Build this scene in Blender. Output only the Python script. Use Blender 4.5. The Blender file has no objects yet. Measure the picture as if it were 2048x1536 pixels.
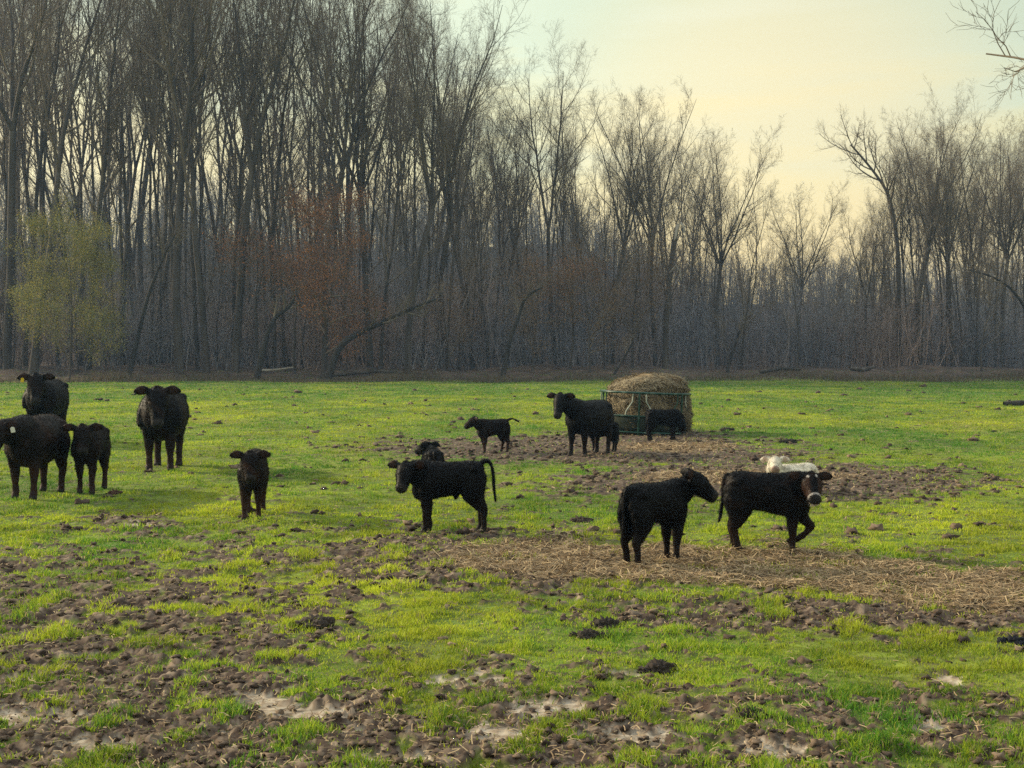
import bpy, math, random
import numpy as np
from mathutils import Vector, Matrix

# ------------------------------------------------------------------ camera, sky, sun, exposure
S = bpy.context.scene
COL = S.collection
FPX, HOR, CAMH = 2600.0, 705.0, 2.0          # focal length in px of the 2048 px photo, horizon row, eye height
cam_d = bpy.data.cameras.new("camera"); cam = bpy.data.objects.new("camera", cam_d); COL.objects.link(cam)
cam_d.sensor_width = 36.0; cam_d.lens = FPX / 2048 * 36.0
cam_d.clip_start = 0.1; cam_d.clip_end = 3000
cam.location = (0, 0, CAMH)
cam.rotation_euler = (math.radians(90) - math.atan((768 - HOR) / FPX), 0, 0)
S.camera = cam

SUN_AZ, SUN_EL = math.radians(-66), math.radians(23)      # azimuth from +Y towards +X
sunv = Vector((math.sin(SUN_AZ) * math.cos(SUN_EL), math.cos(SUN_AZ) * math.cos(SUN_EL), math.sin(SUN_EL)))
sd = bpy.data.lights.new("sun", 'SUN'); sd.energy = 5.0; sd.angle = math.radians(1.5); sd.color = (1.0, 0.84, 0.56)
sun = bpy.data.objects.new("sun", sd); COL.objects.link(sun)
sun.rotation_euler = sunv.to_track_quat('Z', 'Y').to_euler()
sun.location = (-60, 60, 60)

W = bpy.data.worlds.new("World"); S.world = W; W.use_nodes = True
nt = W.node_tree; nt.nodes.clear()
def N(tree, kind, **kw):
    n = tree.nodes.new(kind)
    for k, v in kw.items(): setattr(n, k, v)
    return n
out = N(nt, 'ShaderNodeOutputWorld')
bg1 = N(nt, 'ShaderNodeBackground'); bg2 = N(nt, 'ShaderNodeBackground'); addsh = N(nt, 'ShaderNodeAddShader')
sky = N(nt, 'ShaderNodeTexSky', sky_type='NISHITA', sun_disc=False)
sky.sun_elevation = SUN_EL; sky.sun_rotation = SUN_AZ; sky.air_density = 1.0; sky.dust_density = 3.0
nt.links.new(sky.outputs[0], bg1.inputs[0]); bg1.inputs[1].default_value = 0.05
tc = N(nt, 'ShaderNodeTexCoord'); sep = N(nt, 'ShaderNodeSeparateXYZ')
nt.links.new(tc.outputs['Generated'], sep.inputs[0])
ramp = N(nt, 'ShaderNodeValToRGB')
for e in list(ramp.color_ramp.elements)[1:]: ramp.color_ramp.elements.remove(e)
stops = [(0.0, (0.64, 0.48, 0.23)), (0.10, (0.69, 0.55, 0.22)), (0.165, (0.64, 0.57, 0.25)), (0.21, (0.52, 0.555, 0.345)), (0.27, (0.49, 0.525, 0.32)),
         (0.36, (0.56, 0.63, 0.50)), (0.60, (0.90, 0.94, 0.84)), (1.0, (0.98, 1.06, 1.10))]
ramp.color_ramp.elements[0].position = 0; ramp.color_ramp.elements[0].color = (*stops[0][1], 1)
for p, c in stops[1:]:
    e = ramp.color_ramp.elements.new(p); e.color = (*c, 1)
# thin streaky cloud bands shift the gradient height
mp = N(nt, 'ShaderNodeMapping'); mp.inputs['Scale'].default_value = (1.3, 1.3, 9.0); mp.inputs['Rotation'].default_value = (0.12, 0.25, 0)
nz = N(nt, 'ShaderNodeTexNoise'); nz.inputs['Scale'].default_value = 2.2; nz.inputs['Detail'].default_value = 4
nt.links.new(tc.outputs['Generated'], mp.inputs[0]); nt.links.new(mp.outputs[0], nz.inputs['Vector'])
mr = N(nt, 'ShaderNodeMapRange'); mr.inputs[1].default_value = 0.3; mr.inputs[2].default_value = 0.7; mr.inputs[3].default_value = -0.07; mr.inputs[4].default_value = 0.07
nt.links.new(nz.outputs[0], mr.inputs[0])
ad = N(nt, 'ShaderNodeMath', operation='ADD'); nt.links.new(sep.outputs['Z'], ad.inputs[0]); nt.links.new(mr.outputs[0], ad.inputs[1])
nt.links.new(ad.outputs[0], ramp.inputs[0])
# the veil glows towards the hidden sun
vd = N(nt, 'ShaderNodeVectorMath', operation='DOT_PRODUCT'); vd.inputs[1].default_value = Vector((-0.36, 0.90, 0.25)).normalized()
nt.links.new(tc.outputs['Generated'], vd.inputs[0])
gl = N(nt, 'ShaderNodeMapRange'); gl.inputs[1].default_value = 0.72; gl.inputs[2].default_value = 1.0; gl.inputs[3].default_value = 0.93; gl.inputs[4].default_value = 1.24
nt.links.new(vd.outputs['Value'], gl.inputs[0])
vd2 = N(nt, 'ShaderNodeVectorMath', operation='DOT_PRODUCT'); vd2.inputs[1].default_value = Vector((0.20, 1.0, 0.125)).normalized()
nt.links.new(tc.outputs['Generated'], vd2.inputs[0])
gm = N(nt, 'ShaderNodeMapRange', interpolation_type='SMOOTHSTEP'); gm.inputs[1].default_value = 0.977; gm.inputs[2].default_value = 1.0; gm.inputs[3].default_value = 0.0; gm.inputs[4].default_value = 0.6
nt.links.new(vd2.outputs['Value'], gm.inputs[0])
pm = N(nt, 'ShaderNodeMix', data_type='RGBA'); pm.inputs[7].default_value = (0.80, 0.58, 0.22, 1)
nt.links.new(gm.outputs[0], pm.inputs[0]); nt.links.new(ramp.outputs[0], pm.inputs[6])
nt.links.new(pm.outputs[2], bg2.inputs[0]); nt.links.new(gl.outputs[0], bg2.inputs[1])
nt.links.new(bg1.outputs[0], addsh.inputs[0]); nt.links.new(bg2.outputs[0], addsh.inputs[1])
nt.links.new(addsh.outputs[0], out.inputs[0])

S.view_settings.view_transform = 'Standard'; S.view_settings.look = 'None'
S.view_settings.exposure = 0.28; S.view_settings.gamma = 1.0
S.render.engine = 'CYCLES'
S.cycles.max_bounces = 5; S.cycles.diffuse_bounces = 3; S.cycles.glossy_bounces = 1; S.cycles.transmission_bounces = 2
S.cycles.transparent_max_bounces = 4; S.cycles.sample_clamp_indirect = 3.0; S.cycles.use_denoising = False; S.cycles.denoiser = 'OPENIMAGEDENOISE'; S.cycles.denoising_input_passes = 'RGB_ALBEDO_NORMAL'

# ------------------------------------------------------------------ helpers
rng = np.random.default_rng(11)
random.seed(5)
def gdist(py): return CAMH * FPX / (py - HOR)                   # distance of a ground point seen in row py
def wx(px, D): return (px - 1024) / FPX * D
def wz(py, D): return CAMH + (HOR - py) * D / FPX

def tag(o, label=None, cat=None, group=None, kind=None):
    if label: o['label'] = label
    if cat: o['category'] = cat
    if group: o['group'] = group
    if kind: o['kind'] = kind
    return o
def empty(name, loc=(0, 0, 0), rz=0.0):
    o = bpy.data.objects.new(name, None); COL.objects.link(o); o.location = loc; o.rotation_euler = (0, 0, rz)
    o.empty_display_size = 0.2
    return o
def np_mesh(name, V, quads=None, tris=None, mat=None, color=None, smooth=False, parent=None, link=True):
    me = bpy.data.meshes.new(name)
    V = np.asarray(V, dtype=np.float32)
    me.vertices.add(len(V)); me.vertices.foreach_set('co', V.ravel())
    q = np.zeros((0, 4), np.int32) if quads is None else np.asarray(quads, np.int32)
    t = np.zeros((0, 3), np.int32) if tris is None else np.asarray(tris, np.int32)
    idx = np.concatenate([q.ravel(), t.ravel()])
    me.loops.add(len(idx)); me.loops.foreach_set('vertex_index', idx)
    me.polygons.add(len(q) + len(t))
    tot = np.concatenate([np.full(len(q), 4, np.int32), np.full(len(t), 3, np.int32)])
    start = np.concatenate([[0], np.cumsum(tot)[:-1]]).astype(np.int32)
    me.polygons.foreach_set('loop_start', start)
    me.update(calc_edges=True)
    me.polygons.foreach_set('use_smooth', np.full(len(tot), smooth, bool))
    if color is not None:
        c = np.asarray(color, np.float32)
        if c.shape[1] == 3: c = np.concatenate([c, np.ones((len(c), 1), np.float32)], 1)
        a = me.attributes.new('Col', 'FLOAT_COLOR', 'POINT'); a.data.foreach_set('color', c.ravel())
    if mat: me.materials.append(mat)
    if not link: return me
    return link_mesh(name, me, parent)
def link_mesh(name, me, parent=None):
    o = bpy.data.objects.new(name, me); COL.objects.link(o)
    if parent is not None: o.parent = parent
    return o
def nrm(a): return a / np.maximum(np.linalg.norm(a, axis=-1, keepdims=True), 1e-9)

# gradient noise in numpy
_perm = np.random.default_rng(3).permutation(4096)
_ga = np.random.default_rng(4).uniform(0, 2 * math.pi, 4096)
def perlin(x, y):
    xi = np.floor(x).astype(np.int64); yi = np.floor(y).astype(np.int64)
    fx = x - xi; fy = y - yi
    def g(ix, iy, dx, dy):
        a = _ga[_perm[(_perm[ix & 4095] + iy) & 4095]]
        return np.cos(a) * dx + np.sin(a) * dy
    u = fx * fx * fx * (fx * (fx * 6 - 15) + 10); v = fy * fy * fy * (fy * (fy * 6 - 15) + 10)
    a = g(xi, yi, fx, fy); b = g(xi + 1, yi, fx - 1, fy); c = g(xi, yi + 1, fx, fy - 1); d = g(xi + 1, yi + 1, fx - 1, fy - 1)
    return (a + u * (b - a) + v * ((c + u * (d - c)) - (a + u * (b - a)))) * 1.5
def fbm(x, y, s, oct=4, gain=0.5):
    r = np.zeros_like(x, dtype=np.float64); a = 1.0; f = 1.0 / s; t = 0
    for i in range(oct):
        r += a * perlin(x * f + 17.3 * i, y * f - 9.1 * i); t += a; a *= gain; f *= 2.03
    return r / t
def sstep(a, b, x):
    t = np.clip((x - a) / (b - a), 0, 1); return t * t * (3 - 2 * t)

# ------------------------------------------------------------------ materials
def mat_new(name):
    m = bpy.data.materials.new(name); m.use_nodes = True
    t = m.node_tree; t.nodes.clear()
    o = N(t, 'ShaderNodeOutputMaterial'); b = N(t, 'ShaderNodeBsdfPrincipled'); t.links.new(b.outputs[0], o.inputs[0])
    b.inputs['Roughness'].default_value = 0.85
    b.inputs['Specular IOR Level'].default_value = 0.25
    return m, t, b
def noise_color(t, stops, scale=5.0, detail=4, coord='Object', stretch=None):
    tcn = N(t, 'ShaderNodeTexCoord'); n = N(t, 'ShaderNodeTexNoise'); n.inputs['Scale'].default_value = scale; n.inputs['Detail'].default_value = detail
    if stretch:
        m = N(t, 'ShaderNodeMapping'); m.inputs['Scale'].default_value = stretch
        t.links.new(tcn.outputs[coord], m.inputs[0]); t.links.new(m.outputs[0], n.inputs['Vector'])
    else: t.links.new(tcn.outputs[coord], n.inputs['Vector'])
    r = N(t, 'ShaderNodeValToRGB'); r.color_ramp.elements[0].position = stops[0][0]; r.color_ramp.elements[0].color = (*stops[0][1], 1)
    r.color_ramp.elements[1].position = stops[-1][0]; r.color_ramp.elements[1].color = (*stops[-1][1], 1)
    for p, c in stops[1:-1]:
        e = r.color_ramp.elements.new(p); e.color = (*c, 1)
    t.links.new(n.outputs[0], r.inputs[0])
    return r.outputs[0], n.outputs[0]
def simple_mat(name, stops, scale=5.0, rough=0.85, stretch=None, bump=0.0):
    m, t, b = mat_new(name); c, f = noise_color(t, stops, scale, 4, 'Object', stretch)
    t.links.new(c, b.inputs['Base Color']); b.inputs['Roughness'].default_value = rough
    if bump:
        bp = N(t, 'ShaderNodeBump'); bp.inputs['Strength'].default_value = bump; bp.inputs['Distance'].default_value = 0.05
        t.links.new(f, bp.inputs['Height']); t.links.new(bp.outputs[0], b.inputs['Normal'])
    return m
def attr_mat(name, rough=0.9, transl=0.0, vary=0.0, scale=20.0, spec=0.2):
    m, t, b = mat_new(name)
    a = N(t, 'ShaderNodeAttribute', attribute_name='Col'); c = a.outputs['Color']
    if vary:
        tcn = N(t, 'ShaderNodeTexCoord'); n = N(t, 'ShaderNodeTexNoise'); n.inputs['Scale'].default_value = scale; n.inputs['Detail'].default_value = 3
        t.links.new(tcn.outputs['Object'], n.inputs['Vector'])
        r = N(t, 'ShaderNodeMapRange'); r.inputs[1].default_value = 0.3; r.inputs[2].default_value = 0.7; r.inputs[3].default_value = 1 - vary; r.inputs[4].default_value = 1 + vary
        t.links.new(n.outputs[0], r.inputs[0])
        v = N(t, 'ShaderNodeVectorMath', operation='SCALE'); t.links.new(c, v.inputs[0]); t.links.new(r.outputs[0], v.inputs['Scale']); c = v.outputs[0]
    t.links.new(c, b.inputs['Base Color']); b.inputs['Roughness'].default_value = rough; b.inputs['Specular IOR Level'].default_value = spec
    if transl:
        tr = N(t, 'ShaderNodeBsdfTranslucent'); t.links.new(c, tr.inputs[0]); mx = N(t, 'ShaderNodeMixShader'); mx.inputs[0].default_value = transl
        t.links.new(b.outputs[0], mx.inputs[1]); t.links.new(tr.outputs[0], mx.inputs[2])
        o = [n for n in t.nodes if n.type == 'OUTPUT_MATERIAL'][0]; t.links.new(mx.outputs[0], o.inputs[0])
    return m
M = {}
M['bark'] = simple_mat('grey_brown_bark', [(0.3, (0.040, 0.033, 0.028)), (0.55, (0.075, 0.062, 0.052)), (0.75, (0.12, 0.105, 0.088))], 3.0, 0.95, (1, 1, 0.15), 0.6)
M['bark_dark'] = simple_mat('dark_bark', [(0.3, (0.022, 0.019, 0.017)), (0.7, (0.055, 0.047, 0.040))], 3.0, 0.95, (1, 1, 0.2), 0.6)
M['bark_pale'] = simple_mat('pale_bare_wood', [(0.3, (0.16, 0.14, 0.11)), (0.7, (0.42, 0.38, 0.31))], 2.0, 0.9, (1, 1, 0.3), 0.4)
M['twig'] = simple_mat('twig_bark', [(0.35, (0.115, 0.090, 0.068)), (0.65, (0.20, 0.165, 0.125))], 0.5, 0.95)
M['leafcol'] = attr_mat('leaf', 0.7, 0.4)
M['ground'] = attr_mat('soil_and_turf', 0.95, 0, 0.45, 9.0, 0.15)
M['grass'] = attr_mat('grass_blade', 0.6, 0.45, 0, 1, 0.25)
M['straw'] = attr_mat('dry_hay', 0.8, 0.2, 0, 1, 0.2)
M['clod'] = attr_mat('mud_lump', 0.9, 0, 0.4, 25.0, 0.25)
M['coat'] = attr_mat('cattle_hide', 0.55, 0, 0.35, 9.0, 0.09)
M['eye'] = simple_mat('eye_gloss', [(0.3, (0.006, 0.005, 0.005)), (0.7, (0.012, 0.009, 0.007))], 5, 0.15)
M['tag'] = simple_mat('yellow_tag_plastic', [(0.3, (0.65, 0.45, 0.03)), (0.7, (0.75, 0.55, 0.05))], 5, 0.5)
M['tagw'] = simple_mat('white_tag_plastic', [(0.3, (0.6, 0.6, 0.58)), (0.7, (0.75, 0.74, 0.7))], 5, 0.5)
M['green'] = simple_mat('green_painted_tube', [(0.35, (0.006, 0.028, 0.020)), (0.6, (0.013, 0.055, 0.040)), (0.75, (0.16, 0.20, 0.16))], 6, 0.35)
M['skirt'] = simple_mat('rusty_green_sheet', [(0.35, (0.008, 0.013, 0.009)), (0.6, (0.018, 0.024, 0.014)), (0.75, (0.05, 0.034, 0.018))], 5, 0.95)
M['tubew'] = simple_mat('worn_pale_tube', [(0.35, (0.20, 0.24, 0.20)), (0.7, (0.42, 0.44, 0.38))], 8, 0.45)

# ------------------------------------------------------------------ ground
def hill(x, y):
    hmax = 21.0 - 11.0 * sstep(8, 32, x) + 1.5 * perlin(x / 40.0, y / 40.0)
    return hmax * np.clip((y - 118) / 120.0, 0, 1) ** 1.25
def gz0(x, y):
    x = np.asarray(x, float); y = np.asarray(y, float)
    return 0.05 * perlin(x / 7.0, y / 7.0) * sstep(3, 8, y) + hill(x, y) + (0.75 + 0.35 * perlin(x / 6.0, y / 9.0)) * sstep(89, 103, y + 1.5 * perlin(x / 5.0, x * 0 + 2))
def edge_y(x): return 91.5 + 0.05 * x + 2.6 * perlin(x / 9.0, x * 0 + 3.3) + 1.2 * perlin(x / 2.6, x * 0 + 6.1)      # the foot of the wood
def blob(px, py, cx, cy, rx, ry):
    return np.exp(-(((px - cx) / rx) ** 2 + ((py - cy) / ry) ** 2) * 1.2)
def zones(x, y):
    yy = np.maximum(y, 3.0)
    px = 1024 + x / yy * FPX; py = HOR + CAMH * FPX / yy
    n1 = fbm(x, y, 1.1, 4, 0.6); n2 = fbm(x + 50, y - 20, 0.35, 3, 0.6); n3 = fbm(x - 31, y + 12, 3.0, 3)
    # mud
    m = -0.36 + 0.20 * sstep(1030, 1120, py)
    m += 0.48 * blob(px, py, 150, 1240, 460, 130) + 0.62 * blob(px, py, 150, 1480, 900, 130) + 0.35 * blob(px, py, 900, 1500, 420, 130)
    m += 0.9 * blob(px, py, 960, 1120, 340, 62) + 0.75 * blob(px, py, 1700, 1225, 520, 40) - 0.25 * blob(px, py, 1000, 1270, 300, 60) - 0.2 * blob(px, py, 1750, 1330, 350, 60) + 0.34 * blob(px, py, 1650, 1490, 600, 120)
    m += 1.35 * blob(px, py, 1150, 898, 400, 24) + 1.4 * blob(px, py, 1530, 968, 430, 36) + 0.55 * blob(px, py, 290, 1050, 120, 25)
    m += 0.9 * blob(px, py, 1290, 872, 150, 16) + 0.5 * blob(px, py, 1400, 915, 200, 14)
    n4 = fbm(x + 11, y + 70, 0.13, 2, 0.6); mud = sstep(-0.08, 0.12, m * 0.85 + 0.55 * n1 + 0.62 * n2 + 0.40 * n4 * sstep(30, 12, y))
    s = -0.35 + 1.0 * blob(px, py, 1500, 1130, 400, 48) + 0.95 * blob(px, py, 2000, 1180, 380, 48) + 0.75 * blob(px, py, 1350, 893, 200, 16) + 0.65 * blob(px, py, 1500, 962, 400, 26) + 0.85 * blob(px, py, 1060, 1120, 270, 48)
    straw = sstep(0.0, 0.35, s + 0.35 * n1 + 0.3 * n2)
    p = -0.74 + 0 * px
    for cx, cy, rx, ry in [(1865, 1452, 70, 22), (1760, 1338, 45, 14), (1900, 1362, 45, 12), (1090, 1418, 70, 20), (990, 1470, 80, 22), (60, 1428, 120, 18), (160, 1308, 50, 9), (335, 1306, 40, 8), (900, 1355, 110, 14), (540, 1398, 60, 14), (600, 1425, 90, 14), (770, 1520, 110, 20), (1290, 1480, 110, 14), (1540, 1505, 100, 16), (200, 1490, 70, 16), (280, 1050, 60, 9), (30, 1350, 40, 12), (1350, 1340, 50, 8), (1250, 1348, 50, 7)]:
        p = p + 0.95 * blob(px, py, cx, cy, rx * 1.15, ry * 1.15)
    p += 0.35 * sstep(1250, 1420, py) * (1 - 0.6 * sstep(1300, 1500, px))
    pale = sstep(-0.05, 0.16, p + 0.6 * n2 + 0.35 * n1 + 0.85 * fbm(x - 5, y + 33, 0.09, 2, 0.6))
    litter_shade = np.maximum(sstep(-3.0, 1.5, y - edge_y(x) + 2.5 * n3 + 1.5 * n1), 0.45 * sstep(55, 95, y) * sstep(-0.25, 0.35, n1 + 0.4 * n3))  # leaf litter, and a far-field term painting the wood's shade into the pasture colour
    return mud, straw, pale, litter_shade, n1, n2, n3
# rows: dense near the camera, geometric growth, wide margins
rows = np.concatenate([[-95, -30, -5, 1.0, 3.0], 4.2 * np.exp(np.linspace(0, math.log(270 / 4.2), 980)), [330, 400]])
t = np.linspace(-1, 1, 880)
half = 0.52 * np.maximum(rows, 0) + 2.5
Xg = half[:, None] * t[None, :]
far = np.array([1.6, 4.0]);
lft = -np.stack([np.maximum(half * 1.7, 30), np.maximum(half * 2.6, 170), np.full(len(rows), 400.)], 1)[:, ::-1]
Xg = np.concatenate([lft, Xg, -lft[:, ::-1]], 1)
Yg = np.repeat(rows[:, None], Xg.shape[1], 1)
xf, yf = Xg.ravel(), Yg.ravel()
mud, straw, pale, litter_shade, n1, n2, n3 = zones(xf, yf)
near = sstep(40, 8, yf) * sstep(1.5, 4.5, yf)
clodn = np.abs(fbm(xf, yf, 0.22, 4, 0.6)) * 2.0
hoof = sstep(0.15, 0.5, fbm(xf + 9, yf + 40, 0.33, 2)); fin = np.abs(fbm(xf - 7, yf + 3, 0.11, 2, 0.55)) * 2
zf = gz0(xf, yf)
zf += near * mud * (1 - 0.9 * pale) * (0.034 * clodn - 0.045 * hoof + 0.020 * fin) + near * (1 - mud) * (0.05 * n1 + 0.02 * n2) + 0.03 * straw * n2 * near
zf -= 0.012 * pale * near
zf += sstep(20, 45, yf) * 0.03 * n1
zf += litter_shade * 0.25 * n3
def lerp(a, b, w): return a + (b - a) * w[:, None]
c = np.zeros((len(xf), 3))
gA, gB, gC = np.array([0.155, 0.195, 0.022]), np.array([0.085, 0.125, 0.020]), np.array([0.20, 0.18, 0.04])
c[:] = gB; c = lerp(c, np.tile(gA, (len(xf), 1)), sstep(-0.3, 0.4, n3)); c = lerp(c, np.tile(gC, (len(xf), 1)), 0.6 * sstep(0.05, 0.5, fbm(xf, yf * 0.6, 6.0, 3)))
c = lerp(c, np.tile([0.05, 0.052, 0.02], (len(xf), 1)), 0.75 * sstep(-0.05, 0.4, n2)); c = lerp(c, np.tile([0.07, 0.055, 0.03], (len(xf), 1)), 0.6 * sstep(0.0, 0.4, fbm(xf + 3, yf - 8, 0.16, 3)) * sstep(40, 15, yf))
mudc = lerp(np.tile([0.046, 0.029, 0.021], (len(xf), 1)), np.tile([0.21, 0.160, 0.115], (len(xf), 1)), sstep(-0.35, 0.6, fbm(xf, yf, 0.07, 3, 0.7) + 0.6 * clodn - 0.35))
c = lerp(c, mudc, mud)
strc = lerp(np.tile([0.21, 0.148, 0.085], (len(xf), 1)), np.tile([0.11, 0.078, 0.048], (len(xf), 1)), sstep(-0.1, 0.4, n2))
c = lerp(c, strc, straw * 0.85)
c = lerp(c, lerp(np.tile([0.38, 0.325, 0.25], (len(xf), 1)), np.tile([0.22, 0.165, 0.115], (len(xf), 1)), sstep(-0.3, 0.3, fbm(xf, yf, 0.06, 2))), pale * 0.85)
c = lerp(c, lerp(np.tile([0.055, 0.040, 0.032], (len(xf), 1)), np.tile([0.10, 0.068, 0.048], (len(xf), 1)), sstep(-0.3, 0.3, n1)), litter_shade)
nr, nc = Xg.shape
ii = (np.arange(nr - 1)[:, None] * nc + np.arange(nc - 1)[None, :]).ravel()
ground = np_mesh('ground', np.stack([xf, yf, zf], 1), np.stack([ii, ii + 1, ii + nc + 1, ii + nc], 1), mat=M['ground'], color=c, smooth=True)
tag(ground, kind='structure')
_gr = (rows, half)
def gz(x, y):
    """surface height of the built sheet near (x, y), from the same noise"""
    x = np.atleast_1d(np.asarray(x, float)); y = np.atleast_1d(np.asarray(y, float))
    mu, st, pa, li, a1, a2, a3 = zones(x, y); ne = sstep(40, 8, y) * sstep(1.5, 4.5, y)
    cl = np.abs(fbm(x, y, 0.22, 4, 0.6)) * 2.0; ho = sstep(0.15, 0.5, fbm(x + 9, y + 40, 0.33, 2))
    z = gz0(x, y) + ne * mu * (1 - 0.9 * pa) * (0.034 * cl - 0.045 * ho + 0.020 * np.abs(fbm(x - 7, y + 3, 0.11, 2, 0.55)) * 2) + ne * (1 - mu) * (0.05 * a1 + 0.02 * a2) + 0.03 * st * a2 * ne - 0.012 * pa * ne
    return z + sstep(20, 45, y) * 0.03 * a1 + li * 0.25 * a3

# ------------------------------------------------------------------ tubes (vectorised)
def tubes(P, R, sides):
    """P (N,k,3), R (N,k) -> verts, quads"""
    n, k, _ = P.shape
    T = np.empty_like(P); T[:, 1:-1] = P[:, 2:] - P[:, :-2]; T[:, 0] = P[:, 1] - P[:, 0]; T[:, -1] = P[:, -1] - P[:, -2]
    T = nrm(T)
    ref = np.where(np.abs(T[:, :1, 2:3]) > 0.9, np.array([1.0, 0, 0]), np.array([0, 0, 1.0]))
    U = nrm(np.cross(np.broadcast_to(ref, T.shape), T)); Vv = np.cross(T, U)
    a = np.arange(sides) * 2 * math.pi / sides
    ring = P[:, :, None, :] + R[:, :, None, None] * (np.cos(a)[None, None, :, None] * U[:, :, None, :] + np.sin(a)[None, None, :, None] * Vv[:, :, None, :])
    V = ring.reshape(-1, 3)
    b = (np.arange(n)[:, None, None] * k + np.arange(k - 1)[None, :, None]) * sides
    s = np.arange(sides)[None, None, :]; s2 = (s + 1) % sides
    Q = np.stack([b + s, b + s2, b + sides + s2, b + sides + s], -1).reshape(-1, 4)
    return V, Q
class MB:
    def __init__(s): s.V = []; s.Q = []; s.T = []; s.n = 0
    def add(s, V, Q=None, T=None):
        s.V.append(V)
        if Q is not None and len(Q): s.Q.append(np.asarray(Q) + s.n)
        if T is not None and len(T): s.T.append(np.asarray(T) + s.n)
        s.n += len(V)
    def tube(s, pts, rad, sides=8):
        P = np.asarray(pts, float)[None]; R = np.broadcast_to(np.asarray(rad, float), (P.shape[1],))[None]
        s.add(*tubes(P, R, sides))
    def get(s):
        return (np.concatenate(s.V), np.concatenate(s.Q) if s.Q else None, np.concatenate(s.T) if s.T else None)
    def mesh(s, name, mat, smooth=True, color=None):
        V, Q, T = s.get(); return np_mesh(name, V, Q, T, mat, color, smooth, link=False)
    def build(s, name, mat, parent=None, smooth=True, color=None):
        return link_mesh(name, s.mesh(name, mat, smooth, color), parent)

def grow(r, start, d, L, r0, k, wander, up, tip=0.25):
    n = len(start); P = np.empty((n, k + 1, 3)); P[:, 0] = start
    for i in range(k):
        d = nrm(d + wander * r.normal(size=(n, 3)) + np.array([0, 0, up]))
        P[:, i + 1] = P[:, i] + d * (L / k)[:, None]
    R = r0[:, None] * np.linspace(1, tip, k + 1)[None] ** 0.9
    return P, R
def spawn(r, P, R, m, t0, t1, a0, a1, jitter=True):
    n, k, _ = P.shape
    tt = (np.arange(m)[None] + r.uniform(0, 1, (n, m))) / m; tt = t0 + (t1 - t0) * tt
    f = tt * (k - 1); i = np.minimum(f.astype(int), k - 2); w = f - i
    idx = np.arange(n)[:, None]
    pos = P[idx, i] * (1 - w)[..., None] + P[idx, i + 1] * w[..., None]
    tan = nrm(P[idx, i + 1] - P[idx, i]); rad = R[idx, i] * (1 - w) + R[idx, i + 1] * w
    ax = nrm(np.cross(tan, r.normal(size=tan.shape)))
    ang = np.radians(r.uniform(a0, a1, tt.shape))[..., None]
    d = tan * np.cos(ang) + ax * np.sin(ang)
    return pos.reshape(-1, 3), d.reshape(-1, 3), rad.ravel(), tt.ravel()

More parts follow.
